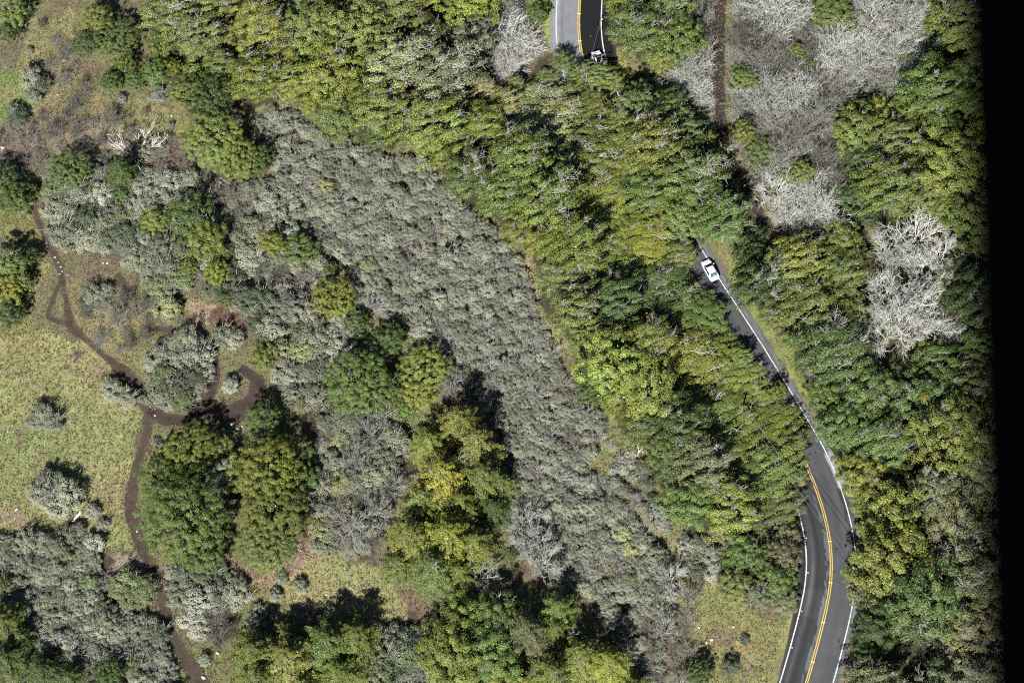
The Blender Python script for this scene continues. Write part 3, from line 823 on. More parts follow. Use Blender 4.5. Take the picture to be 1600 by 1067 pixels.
EXPL = [
 # top-left corner and grass edge
 (18, 20, 27, 'dome', 'O', 'olive tree in the very top-left corner'), (16, 50, 17, 'dome', 'D', 'small dark round tree just below the top-left corner tree'),
 (152, 30, 27, 'dome', 'O', 'uppermost tree of the clump beside the top-left grass'), (182, 62, 36, 'round', 'O', 'largest olive crown of the clump beside the top-left grass'),
 (136, 66, 22, 'dome', 'D', 'dark left crown of the clump beside the top-left grass'), (195, 98, 18, 'dome', 'G', 'lowest crown of the clump beside the top-left grass'),
 (174, 128, 19, 'dome', 'D', 'small dark round tree below the top-left clump'), (211, 128, 16, 'dome', 'G', 'small green round tree right of the dark round one'),
 (242, 112, 24, 'dome', 'G', 'green tree at the left tip of the forest edge'), (268, 106, 14, 'dome', 'Y', 'small bright yellow-green tree at the left forest edge'),
 (290, 142, 28, 'dome', 'O', 'olive tree beside the dark dome at the left forest edge'), (328, 148, 34, 'round', 'D', 'dark green dome at the left forest edge'),
 (336, 218, 44, 'round', 'O', 'large olive tree standing below the left forest edge'), (372, 248, 36, 'round', 'O', 'lower olive crown beside the large olive tree'), (400, 250, 28, 'dome', 'D', 'dark crown right of the large olive tree'),
 (112, 266, 30, 'round', 'G', 'lone green tree left of the dead sprawling tree'), (190, 272, 27, 'conifer', 'D', 'dark fir below the dead sprawling tree'),
 (6, 276, 24, 'dome', 'D', 'upper dark tree at left picture edge above the trail'), (22, 312, 28, 'dome', 'G', 'green tree at left picture edge where the trail starts'), (46, 300, 12, 'dome', 'G', 'small green tree right of left-edge trees above trail'),
 (190, 307, 13, 'dome', 'G', 'tiny bright green tree alone in the left scrub'), (242, 345, 23, 'dome', 'Y', 'bright green tree in the left scrub, left of the bigger one'), (224, 360, 12, 'dome', 'G', 'small tree touching the bright scrub tree'),
 (296, 338, 33, 'dome', 'G', 'big bright tree in the left scrub, upper crown'), (322, 374, 30, 'dome', 'Y', 'big bright tree in the left scrub, lower crown'), (348, 394, 15, 'dome', 'G', 'small crown at the foot of the big scrub tree'),
 (294, 418, 16, 'dome', 'G', 'narrow green tree below the big scrub tree'), (338, 426, 20, 'dome', 'Y', 'lime green tree below the big scrub tree'), (352, 466, 14, 'dome', 'G', 'small green tree nearest the pale soil patch'),
 (12, 412, 29, 'dome', 'O', 'upper olive tree of the left-edge clump by the footpath'), (8, 456, 28, 'dome', 'Y', 'middle yellowish tree of the left-edge clump by the footpath'), (14, 490, 24, 'dome', 'D', 'lowest dark tree of the left-edge clump by the footpath'), (50, 400, 14, 'dome', 'D', 'small dark tree right of the left-edge clump'), (34, 440, 16, 'dome', 'O', 'olive crown on the right of the left-edge clump'),
 (425, 379, 20, 'dome', 'Y', 'bright tree, left one of the pair in grey scrub'), (470, 390, 25, 'dome', 'G', 'green tree, right one of the pair in grey scrub'), (515, 420, 10, 'dome', 'G', 'tiny green tree above the mustard-yellow tree'),
 (521, 466, 34, 'round', 'Y', 'mustard-yellow round tree alone in the grey scrub'), (468, 514, 15, 'dome', 'G', 'narrow green tree below left of the mustard tree'), (558, 503, 18, 'dome', 'G', 'small green tree below the mustard tree'),
 (608, 530, 27, 'dome', 'G', 'green tree topping the mid-slope grove'), (585, 552, 22, 'dome', 'D', 'dark crown inside the mid-slope grove'), (560, 598, 46, 'round', 'G', 'broad even green dome of the mid-slope grove'), (600, 610, 26, 'dome', 'G', 'right flank crown of the broad green dome'),
 (662, 576, 33, 'round', 'Y', 'bright yellow-green tree right of the broad green dome'), (652, 618, 25, 'dome', 'Y', 'bright crown below the yellow-green grove tree'), (634, 640, 16, 'dome', 'G', 'lowest small crown of the mid-slope grove'),
 (414, 558, 24, 'dome', 'O', 'olive tree above the dirt loop'), (410, 655, 26, 'dome', 'G', 'green tree right of the dirt junction'), (428, 690, 22, 'dome', 'G', 'green crown below the tree at the dirt junction'), (472, 705, 18, 'dome', 'G', 'small green tree right of the big dark grove'), (474, 748, 24, 'dome', 'G', 'green tree on the right flank of the big dark grove'),
 # the large grove
 (300, 702, 40, 'round', 'Y', 'yellow-green crown at the top of the big grove'), (344, 698, 24, 'dome', 'O', 'small olive crown at the top right of the big grove'), (265, 708, 20, 'dome', 'O', 'small olive crown at the upper left of the big grove'),
 (250, 752, 30, 'round', 'G', 'green crown at the left tip of the big grove'), (290, 812, 58, 'round', 'G', 'largest smooth dark crown of the big grove, lower left'), (318, 862, 32, 'round', 'G', 'green crown at the bottom of the big grove'),
 (352, 742, 30, 'dome', 'S', 'silvery lichen-covered crown in the middle of the big grove'), (300, 742, 16, 'dome', 'S', 'small silvery crown in the left of the big grove'),
 (418, 735, 48, 'round', 'Y', 'yellow-green crown at the upper right of the big grove'), (430, 800, 50, 'round', 'O', 'largest olive crown of the big grove, right half'), (418, 852, 40, 'round', 'O', 'olive crown at the bottom right of the big grove'), (358, 790, 14, 'dome', 'S', 'small silvery crown in the seam of the big grove'),
 # conifers in the centre
 (716, 668, 36, 'conifer', 'O', 'tall fir at the top of the centre fir clump'), (672, 700, 36, 'conifer', 'O', 'fir at the upper left of the centre fir clump'), (745, 700, 40, 'conifer', 'O', 'fir at the upper right of the centre fir clump'), (692, 752, 42, 'conifer', 'Y', 'bright fir in the left middle of the centre fir clump'),
 (752, 752, 40, 'conifer', 'G', 'fir in the right middle of the centre fir clump'), (660, 785, 30, 'conifer', 'O', 'bright fir at the lower left of the centre fir clump'), (720, 792, 34, 'conifer', 'O', 'bright fir at the bottom of the centre fir clump'), (782, 760, 26, 'conifer', 'G', 'small green fir at the right tip of the centre clump'), (770, 800, 26, 'conifer', 'D', 'dark fir at the lower right of the centre clump'),
 (640, 846, 42, 'conifer', 'O', 'bright fir at the left of the lower fir clump'), (700, 846, 42, 'conifer', 'Y', 'bright fir at the top of the lower fir clump'), (742, 856, 34, 'conifer', 'O', 'bright fir at the right of the lower fir clump'), (676, 896, 38, 'conifer', 'G', 'green fir at the bottom of the lower fir clump'), (624, 886, 28, 'conifer', 'O', 'olive fir at the bottom left of the lower fir clump'), (718, 900, 24, 'conifer', 'O', 'small olive fir at the bottom right of the lower clump'),
 # bottom groves
 (722, 968, 38, 'dome', 'O', 'olive tree at the top left of the bottom-centre grove'), (770, 962, 34, 'dome', 'G', 'green tree at the top right of the bottom-centre grove'), (704, 1020, 44, 'dome', 'O', 'olive tree at the left of the bottom-centre grove'), (764, 1020, 42, 'dome', 'G', 'green tree in the middle of the bottom-centre grove'), (725, 1062, 36, 'dome', 'Y', 'yellowish tree cut by the bottom edge in the bottom-centre grove'), (788, 1066, 32, 'dome', 'Y', 'yellowish right tree of the bottom-centre grove at picture edge'),
 (872, 956, 32, 'conifer', 'G', 'bright green fir casting a long shadow on the scrub'), (868, 988, 26, 'conifer', 'G', 'lower green fir below the bright fir'), (822, 990, 32, 'conifer', 'S', 'greyish fir left of the bright green fir'), (812, 944, 12, 'conifer', 'G', 'small fir tip in the shadow left of the bright fir'),
 (905, 1030, 38, 'conifer', 'O', 'olive-yellow fir at the bottom beside the long shadows'), (950, 1042, 32, 'conifer', 'Y', 'rightmost yellow-green fir at the bottom of the scrub'), (862, 1060, 34, 'conifer', 'O', 'olive fir at the bottom edge left of the yellow-green firs'), (990, 1075, 26, 'conifer', 'O', 'fir cut by the bottom edge right of the yellow-green firs'),
 (396, 1022, 34, 'conifer', 'G', 'left fir of the bottom-left fir row'), (450, 1036, 42, 'conifer', 'O', 'olive fir in the middle of the bottom-left fir row'), (448, 988, 20, 'conifer', 'G', 'small fir behind the bottom-left fir row'), (512, 1010, 40, 'conifer', 'G', 'green fir right of centre in the bottom-left fir row'), (556, 1000, 34, 'conifer', 'G', 'right fir of the row casting a spiky shadow on the meadow'), (530, 1056, 38, 'conifer', 'O', 'olive fir at the bottom edge below the meadow shadow'), (405, 1068, 34, 'conifer', 'O', 'fir cut by the bottom edge at the left of the row'), (475, 1078, 34, 'conifer', 'O', 'fir cut by the bottom edge in the middle of the row'),
 (8, 975, 34, 'conifer', 'G', 'upper fir of the bottom-left corner'), (34, 1000, 22, 'conifer', 'G', 'bright fir at the right of the bottom-left corner clump'), (12, 1035, 36, 'conifer', 'D', 'dark fir in the bottom-left corner'), (66, 1052, 34, 'conifer', 'D', 'dark fir at the bottom edge near the rusty tree'), (110, 1062, 26, 'conifer', 'D', 'rightmost dark fir of the bottom-left corner'), (85, 1026, 11, 'dome', 'R', 'small rusty brown tree in the bottom-left shadow'), (172, 1052, 22, 'dome', 'D', 'round dark bush-like tree at the bottom left in shade'),
 (1090, 1052, 22, 'dome', 'D', 'small dark tree at the bottom beside the pale rocks'),
 # right of scrub, left of the lower bend
 (1162, 862, 26, 'dome', 'G', 'green tree at the top of the small roadside grove'), (1186, 882, 18, 'dome', 'O', 'olive crown in the small roadside grove'), (1150, 918, 26, 'dome', 'O', 'green tree at the bottom left of the small roadside grove'), (1182, 930, 20, 'dome', 'S', 'greyish crown at the bottom of the small roadside grove'), (1140, 880, 14, 'dome', 'D', 'small dark crown in the small roadside grove'),
 (1222, 866, 26, 'dome', 'B', 'brownish bush tree at the inside of the lower bend'), (1216, 906, 26, 'dome', 'G', 'dark green bush tree inside the lower bend'), (1226, 940, 20, 'dome', 'S', 'greyish bush tree above the roadside grass'), (1228, 838, 18, 'dome', 'L', 'pale twiggy crown overhanging the lower left edge line'),
 # in the leafless thicket
 (1160, 120, 20, 'dome', 'G', 'green tree right of the dirt track in the pale thicket'), (1178, 132, 12, 'dome', 'G', 'small crown beside the green tree by the dirt track'), (1162, 208, 20, 'dome', 'O', 'olive tree right of the dirt track, lower down'), (1190, 236, 22, 'dome', 'G', 'green tree below right of the olive one by the track'), (1182, 262, 14, 'dome', 'S', 'greyish crown near the dirt track end'),
 (1246, 84, 18, 'dome', 'O', 'small green tree in the middle of the pale thicket'), (1268, 106, 11, 'dome', 'O', 'tiny tree below the one mid-thicket'), (1300, 16, 28, 'dome', 'G', 'green tree at the top edge in the pale thicket'), (1322, 36, 20, 'dome', 'O', 'lower right crown of the thicket top-edge tree'), (1284, 34, 14, 'dome', 'G', 'lower left crown of the thicket top-edge tree'), (1252, 270, 20, 'dome', 'O', 'olive tree in the lower pale thicket'), (1224, 276, 12, 'dome', 'G', 'small tree in the lower pale thicket'), (1340, 165, 14, 'dome', 'Y', 'small yellowish tree on the thicket edge'),
 (840, 22, 18, 'dome', 'G', 'green tree left of the upper road'), (842, -8, 18, 'dome', 'G', 'green tree at top edge left of the upper road'), (800, 865, 10, 'dome', 'D', 'tiny dark tree right of the lower fir clump'),
]
for px, py, r_, kd, tn_, lb in EXPL:
    put_tree(px, py, r_, kd, tn_, lb, low=0.8 if kd == 'conifer' and py > 960 and px < 600 else 1.0, bare=(None if kd != 'dome' else (0 if tn_ in 'S' else None)))

for x, y, q, lb in ((936, 118, 24, 'olive tree covering the tail of the upper car'), (904, 112, 19, 'olive tree hanging over the yellow line at the upper bend'), (878, 96, 18, 'pale olive tree over the upper road\'s left edge line'), (962, 128, 17, 'olive tree right below the upper car')):
    put_tree(x, y, q, 'swept', 'O', lb, low=0.8)
VOID = [(1108, 424, 17), (1094, 442, 12), (1290, 588, 14), (1352, 660, 12), (1420, 640, 14), (1330, 575, 10), (1122, 446, 12), (1100, 400, 8), (1428, 372, 30), (1465, 400, 22), (1392, 402, 22), (1440, 425, 26), (1388, 470, 28), (1422, 482, 26), (1370, 515, 24), (1412, 518, 24), (1462, 514, 16), (1492, 517, 14), (1355, 556, 12), (1398, 566, 40), (1436, 1028, 46), (1390, 1022, 18), (1345, 845, 10), (1440, 722, 22), (1262, 560, 10), (1290, 380, 10)]
def edge_ok(px, py, r_, poly, k):
    d, _ = dpoly(np.array([px]), np.array([py]), poly, True)
    return d[0] > r_ * k

def fill(poly, radii, tries, spacing, ek, r, voids=()):
    P = np.array(poly); lo = P.min(0); hi = P.max(0)
    res = []
    O = np.zeros((len(occ) + 8000, 3)); n = len(occ)
    if n: O[:n] = np.array(occ)
    VO = np.array(voids) if len(voids) else None
    for rad, tr in zip(radii, tries):
        cx = r.uniform(lo[0], hi[0], tr); cy = r.uniform(lo[1], hi[1], tr)
        ok = inpoly(cx, cy, poly)
        cx = cx[ok]; cy = cy[ok]
        rr = rad * r.uniform(0.85, 1.15, len(cx))
        d, _ = dpoly(cx, cy, poly, True)
        dr, _ = dpoly(cx, cy, ROAD)
        lf = cx < np.interp(cy, [p_[1] for p_ in ROAD], [p_[0] for p_ in ROAD])
        ok = d > rr * np.where((dr < 110) & lf, np.maximum(ek, 0.95), ek)
        dt, _ = dpoly(cx, cy, TRACK)
        ok &= dt > 7 + rr * 0.95
        if VO is not None: ok &= (np.hypot(cx[:, None] - VO[:, 0], cy[:, None] - VO[:, 1]) > VO[:, 2] + rr[:, None] * 0.6).all(1)
        for x, y, q in zip(cx[ok], cy[ok], rr[ok]):
            if ((O[:n, 0] - x) ** 2 + (O[:n, 1] - y) ** 2 < (spacing * (O[:n, 2] + q)) ** 2).any(): continue
            O[n] = (x, y, q); n += 1
            t = (float(x), float(y), float(q)); occ.append(t); res.append(t)
    return res

SEEDS = [(300,30,'O'),(350,60,'Y'),(420,60,'Y'),(480,130,'Y'),(520,40,'O'),(560,90,'G'),(600,30,'O'),(680,30,'Y'),(705,80,'S'),(740,100,'S'),(725,45,'S'),(645,110,'L'),(665,135,'L'),(700,205,'Y'),(680,230,'Y'),(560,170,'O'),
 (620,185,'G'),(770,160,'L'),(805,175,'L'),(850,120,'O'),(950,140,'O'),(1050,170,'G'),(900,200,'O'),(1000,220,'O'),(840,300,'O'),(760,290,'G'),(1100,230,'O'),(1060,280,'G'),(880,370,'Y'),(960,350,'Y'),(1000,380,'Y'),
 (930,450,'O'),(860,430,'O'),(1060,430,'O'),(1000,465,'D'),(1150,320,'G'),(1050,350,'O'),(900,500,'O'),(1000,530,'O'),(1100,520,'G'),(960,560,'Y'),(1010,560,'Y'),(1080,600,'Y'),(1120,560,'O'),(920,590,'G'),
 (1150,640,'G'),(1050,660,'D'),(1180,700,'O'),(1100,720,'S'),(1010,690,'O'),(1100,800,'Y'),(1130,785,'Y'),(1200,790,'O'),(1230,760,'L'),(1060,770,'G'),(1190,620,'O'),(1220,680,'O'),(1000,60,'G'),(1010,20,'Y'),(1060,40,'G'),(1000,80,'Y'),
 (1200,420,'D'),(1250,440,'Y'),(1300,420,'O'),(1230,500,'O'),(1310,470,'O'),(1290,560,'G'),(1330,620,'G'),(1400,600,'D'),(1450,580,'G'),(1350,700,'G'),(1400,680,'O'),(1380,760,'Y'),(1420,740,'O'),(1480,650,'O'),
 (1500,720,'S'),(1480,770,'S'),(1360,820,'Y'),(1400,860,'O'),(1450,830,'O'),(1380,900,'S'),(1340,895,'S'),(1450,940,'G'),(1400,990,'D'),(1370,980,'D'),(1480,1010,'S'),(1500,950,'S'),(1500,460,'D'),(1510,370,'O'),
 (1440,290,'O'),(1500,280,'Y'),(1380,190,'Y'),(1350,230,'D'),(1420,140,'G'),(1480,100,'G'),(1480,30,'O'),(1340,180,'O'),(1400,200,'O'),(1340,310,'D'),(1420,310,'O')]
HOODS = [(300, 40, 'the top-left forest'), (470, 90, 'the forest above the grey scrub'), (640, 40, 'the forest at top centre'), (620, 180, 'the forest edge atop the grey scrub'),
 (790, 180, 'the pale canopy left of the upper road'), (930, 170, 'the canopy just below the upper road'), (1060, 220, 'the canopy between upper road and dirt track'), (780, 300, 'the canopy along the upper scrub edge'),
 (930, 310, 'the middle of the central canopy'), (1110, 310, 'the canopy at the dirt track\'s end'), (880, 420, 'the canopy beside the dry yellow strip'), (1030, 430, 'the canopy left of the sedan'),
 (940, 550, 'the canopy above the grassy gap'), (1100, 550, 'the canopy below the sedan along the road'), (1040, 680, 'the canopy right of the grassy clearing'), (1190, 660, 'the canopy where the yellow line reappears'), (1130, 790, 'the lower tip of the central canopy'),
 (1020, 30, 'the grove right of the upper road'), (1230, 440, 'the trees right of the sedan'), (1310, 460, 'the trees left of the white leafless trees'), (1290, 570, 'the trees beside the grass verge'), (1350, 680, 'the roadside trees right of the straight'),
 (1440, 620, 'the trees below the white leafless trees'), (1380, 790, 'the trees right of the road bend'), (1490, 760, 'the trees near the black post, lower half'), (1400, 900, 'the trees outside the lower bend'), (1420, 1020, 'the trees at the bottom right'),
 (1500, 430, 'the trees beside the black post, midway'), (1420, 270, 'the trees below the pale thicket'), (1480, 100, 'the trees right of the pale thicket'), (1370, 200, 'the small wood at the thicket\'s edge')]
fr = np.random.default_rng(21)
items = []
for poly, ek in ((FOREST1, 0.72), (FOREST2, 0.75), (FOREST3, 0.7)):
    items += [(x, y, q) for x, y, q in fill(poly, (44, 36, 28, 21, 15), (900, 2500, 4000, 5000, 5000), 0.75, ek, fr, VOID)]
pend = []
SD = np.array([(a, b) for a, b, c in SEEDS])
HD = np.array([(a, b) for a, b, c in HOODS])
for x, y, q in items:
    occ.remove((x, y, q))
    d = np.hypot(SD[:, 0] - x, SD[:, 1] - y) * fr.uniform(0.75, 1.3, len(SD))
    tone = SEEDS[int(np.argmin(d))][2]
    hood = HOODS[int(np.argmin(np.hypot(HD[:, 0] - x, HD[:, 1] - y)))][2]
    kind = 'swept' if fr.random() < (0.85 if inpoly(x, y, FOREST1) and y > 120 else 0.45) else 'dome'
    pend.append((x, y, q, kind, tone, hood))
ORD = ['leftmost', 'second from left', 'third from left', 'fourth from left', 'fifth from left', 'sixth from left', 'seventh from left', 'eighth from left', 'ninth from left', 'tenth from left', 'eleventh from left', 'twelfth from left']
def trim(t):
    while len(t.split()) > 16 and ' the ' in t: t = t.replace(' the ', ' ', 1)
    return t
def ordinal_labels(keys):
    """keys: (px, py, noun singular, noun plural, place) -> (label, group) that single each one out"""
    g_ = defaultdict(list)
    for i, k in enumerate(keys): g_[k[2:]].append((k[0], k[1], i))
    out = [None] * len(keys)
    for (sg, plu, place), lst in g_.items():
        rows = math.ceil(len(lst) / 10)
        full = ['top-row ', 'second-row ', 'third-row ', 'fourth-row ', 'fifth-row ', 'sixth-row ', 'seventh-row ', 'eighth-row ', 'ninth-row ']
        names = [''] if rows == 1 else full[:min(rows, 9) - 1] + ['bottom-row ']
        lst.sort(key=lambda t: t[1])
        per = math.ceil(len(lst) / len(names))
        for rix, rn in enumerate(names):
            part = sorted(lst[rix * per:(rix + 1) * per])
            for n, (_, _, i) in enumerate(part):
                if len(lst) == 1: out[i] = (f'only {sg} in {place}', None)
                else: out[i] = (trim(f'{rn}{ORD[min(n, len(ORD) - 1)]} of {plu} in {place}'), plu + ' in ' + place)
    return out
labs = ordinal_labels([(p[0], p[1], TONE[p[4]][1] + ' tree', TONE[p[4]][1] + ' trees', p[5]) for p in pend])
for (x, y, q, kind, tone, hood), (lb, gp) in zip(pend, labs):
    dr, _ = dpoly(np.array([x]), np.array([y]), ROAD)
    left = x < np.interp(y, [p_[1] for p_ in ROAD], [p_[0] for p_ in ROAD])
    put_tree(x, y, q * 1.12, kind, tone, lb, gp, low=(0.32 if (560 < y < 670 or 370 < y < 470) else 0.44) if dr[0] < 100 and left else 1.05)
print('TREES', count_tree, time.time() - T0)

# ------------------------------------------------------------------ leafless trees and thicket
def put_bare(px, py, rpx_, kind, shade, label, group=None, warm=0.0, streak=False):
    r = np.random.default_rng(int(px * 31 + py * 7) & 0xffff)
    shade = shade * 0.77
    src = PB_TREE if kind == 'tree' or streak else PB_SHRUB
    base = 3.4 if kind == 'tree' or streak else 2.1
    s = rpx_ / PXM / base
    hc = (2.6 if kind == 'tree' else 1.1) * s
    p = at(px, py, hc)
    o = add('leafless_tree' if kind == 'tree' else 'leafless_shrub', src[int(r.integers(len(src)))], None,
            (shade * (0.98 + 0.05 * warm), shade * (0.985 - 0.03 * warm), shade * (0.88 - 0.12 * warm)), (float(p[0]), float(p[1]), float(gz(p[0], p[1]))))
    o.rotation_euler = (0, 0, r.uniform(0, 6.28)); o.scale = (s * r.uniform(0.9, 1.12), s * r.uniform(0.9, 1.12), s * r.uniform(0.8, 1.35) * (0.65 if streak else 1))
    tag(o, label, 'tree' if kind == 'tree' else 'shrub', group)
    occ.append((px, py, rpx_ * 0.8))
BARE_EXPL = [(1428, 372, 46, 0.56, 'highest white leafless tree in the right-hand white stand'), (1470, 400, 34, 0.54, 'right upper white leafless tree in the white stand'), (1392, 400, 34, 0.52, 'left upper white leafless tree in the white stand'), (1440, 425, 40, 0.56, 'white leafless tree in the middle of the white stand'),
 (1385, 470, 42, 0.5, 'white leafless tree at the left of the white stand'), (1420, 482, 42, 0.54, 'white leafless tree lower in the white stand'), (1368, 515, 38, 0.48, 'white leafless tree at the lower left of the white stand'), (1412, 518, 38, 0.54, 'white leafless tree at the bottom of the white stand'), (1462, 514, 27, 0.56, 'small white leafless tree at the bottom right of the stand'), (1492, 517, 26, 0.54, 'small white leafless tree nearest the black post'), (1355, 556, 26, 0.45, 'grey leafless tree below the white stand'),
 (1415, 140, 16, 0.5, 'small white leafless crown against the dark trees top right'), (548, 826, 36, 0.42, 'grey leafless bush above the lower meadow'), (585, 800, 24, 0.4, 'grey leafless bush left of the lower fir clump'), (750, 905, 26, 0.44, 'grey leafless bush at the right of the lower fir clump'),
 (835, 850, 34, 0.5, 'bright leafless bush above the firs\' long shadow'), (850, 880, 28, 0.52, 'bright leafless bush touching the firs\' long shadow'), (825, 815, 28, 0.46, 'bright leafless bush right of the centre fir clump'), (1046, 905, 24, 0.52, 'white spiky leafless bush at the scrub\'s right edge'), (1040, 985, 22, 0.5, 'white spiky leafless bush above the pale rocks'), (1065, 1060, 20, 0.45, 'grey leafless bush at the bottom beside the dark tree'),
 (585, 475, 16, 0.5, 'white spiky bush right of the mustard-yellow tree'), (1480, 1000, 26, 0.5, 'white leafless tree at the bottom right near the post'), (1450, 975, 26, 0.46, 'white leafless tree left of the bottom-right dark gap'), (1500, 1035, 26, 0.46, 'lowest white leafless tree near the black post'), (1285, 660, 10, 0.4, 'small leafless snag at the roadside'), (1275, 590, 14, 0.46, 'white leafless snag in the shade beside the verge'), (1325, 530, 14, 0.42, 'small grey leafless snag left of the white stand'), (580, 680, 26, 0.36, 'grey twiggy tree above the orange bracken'), (560, 730, 26, 0.36, 'grey twiggy tree left of the orange bracken'), (615, 760, 22, 0.36, 'grey twiggy bush right of the orange bracken'), (700, 605, 20, 0.36, 'grey twiggy bush above the tallest centre fir')]
for px, py, r_, sh, lb in BARE_EXPL: put_bare(px, py, r_ * 1.08, 'tree', sh * (1.18 if px > 1340 else 0.92), lb)
items = []
for poly, place in ((BARE1, 'the strip left of the dirt track'), (BARE2, 'the wide thicket right of the dirt track'), (BARE3, 'the thicket left of the upper road')):
    for x, y, q in fill(poly, (30, 24, 19, 15), (600, 1200, 2500, 2500), 0.52, 0.35, fr): items.append((x, y, q, place))
nz = []
keys = []
for x, y, q, place in items:
    n = float(fbm(np.array([x / 70]), np.array([y / 70]), 33)[0])
    if 'wide' in place:
        place = 'the wide pale thicket, ' + ('upper' if y < 130 else 'lower') + (' left' if x < 1225 else ' middle' if x < 1320 else ' right')
    nz.append(n); keys.append((x, y, 'leafless shrub' if n < 0.52 else 'pale leafless shrub', 'leafless shrubs' if n < 0.52 else 'pale leafless shrubs', place))
for (x, y, q, place), n, (lb, gp) in zip(items, nz, ordinal_labels(keys)):
    put_bare(x, y, q * 1.15, 'shrub', float(np.clip(0.44 + 1.5 * (n - 0.5) + fr.normal(0, 0.05), 0.16, 0.66)), lb, gp, warm=0.5 if n < 0.45 else 0.05, streak=fr.random() < 0.12)
print('BARE', len(items), time.time() - T0)

STK = [([(600, 330), (760, 370), (830, 440), (870, 560), (940, 660), (1040, 830), (1050, 960), (900, 900), (820, 780), (760, 620), (640, 480)], 'the grey scrub slope, right half', (15, 12, 9), (60, 140, 260), 1.02),
       ([(440, 190), (600, 250), (620, 480), (520, 400), (430, 280)], 'the grey scrub slope, upper left', (12, 9), (30, 60), 1.7), ([(80, 270), (330, 290), (420, 480), (300, 440), (90, 370)], 'the left scrub', (11, 8), (30, 50), 1.6), ([(0, 860), (150, 850), (250, 980), (280, 1060), (130, 1040), (0, 920)], 'the lower-left scrub', (13, 9), (30, 50), 1.6)]
items = []
for poly, place, rad, tr, spc in STK:
    for x, y, q in fill(poly, rad, tr, spc, 0.3, fr): items.append((x, y, q, place))
for (x, y, q, place), (lb, gp) in zip(items, ordinal_labels([(i[0], i[1], 'pale spiky shrub', 'pale spiky shrubs', i[3]) for i in items])):
    put_bare(x, y, q * 1.25, 'shrub', fr.uniform(0.3, 0.5), lb, gp, warm=0.2, streak=True)
# brownish dry brush on the left slope
items = []
for poly, place in (([(-20, 190), (60, 195), (75, 262), (-20, 265)], 'the brown brush at the left edge'), ([(60, 180), (200, 185), (215, 245), (90, 250)], 'the brown slope left of the dead tree'), ([(225, 215), (305, 215), (330, 285), (240, 280)], 'the brown brush around the dead tree'),
                    ([(320, 280), (400, 290), (420, 340), (350, 340)], 'the brown brush under the large olive tree'), ([(395, 410), (500, 420), (500, 460), (400, 450)], 'the brown brush left of the mustard tree'), ([(480, 640), (520, 640), (530, 700), (495, 700)], 'the brown brush right of the dirt junction'),
                    ([(330, 950), (370, 955), (365, 1005), (315, 1010)], 'the dry brush right of the lower footpath'), ([(700, 590), (770, 590), (770, 640), (720, 640)], 'the grey brush above the centre firs'), ([(1010, 960), (1060, 980), (1050, 1067), (1015, 1067)], 'the brown brush at the bottom'), ([(520, 780), (600, 770), (590, 850), (520, 850)], 'the brush right of the big grove'), ([(1050, 910), (1080, 915), (1085, 1067), (1050, 1067)], 'the rough grass inside the lower bend'), ([(60, 20), (120, 100), (160, 160), (280, 180), (200, 190), (80, 160)], 'the rough top-left slope'), ([(130, 440), (230, 470), (320, 510), (200, 560), (130, 520)], 'the rough grass above the left meadow')):
    for x, y, q in fill(poly, (15, 12, 8), (40, 60, 80), 0.92, 0.2, fr): items.append((x, y, q, place))
for (x, y, q, place), (lb, gp) in zip(items, ordinal_labels([(i[0], i[1], 'dry twiggy shrub', 'dry twiggy shrubs', i[3]) for i in items])):
    put_bare(x, y, q * 1.2, 'shrub', fr.uniform(0.2, 0.36), lb, gp, warm=0.9)
print('DRY', len(items))

# ------------------------------------------------------------------ grey-green scrub
SC = {'sage': (0.168, 0.178, 0.120), 'grey': (0.200, 0.206, 0.156), 'green': (0.12, 0.142, 0.068), 'dark': (0.085, 0.10, 0.062), 'yellow': (0.18, 0.188, 0.09)}
def put_shrub(px, py, rpx_, tone, label, group=None, k=None):
    r = np.random.default_rng(int(px * 17 + py * 13) & 0xfffff)
    s = rpx_ / PXM / 1.0
    p = at(px, py, 0.55 * s)
    o = add('scrub_bush', PS[int(r.integers(len(PS)) if k is None else k)], None, tuple(np.array(SC[tone]) * r.uniform(0.8, 1.22)), (float(p[0]), float(p[1]), float(gz(p[0], p[1]))))
    o.rotation_euler = (0, 0, r.uniform(0, 6.28)); o.scale = (s * r.uniform(0.9, 1.15), s * r.uniform(0.9, 1.15), min(s, 2.2) * r.uniform(0.8, 1.25))
    tag(o, label, 'shrub', group)
    occ.append((px, py, rpx_))
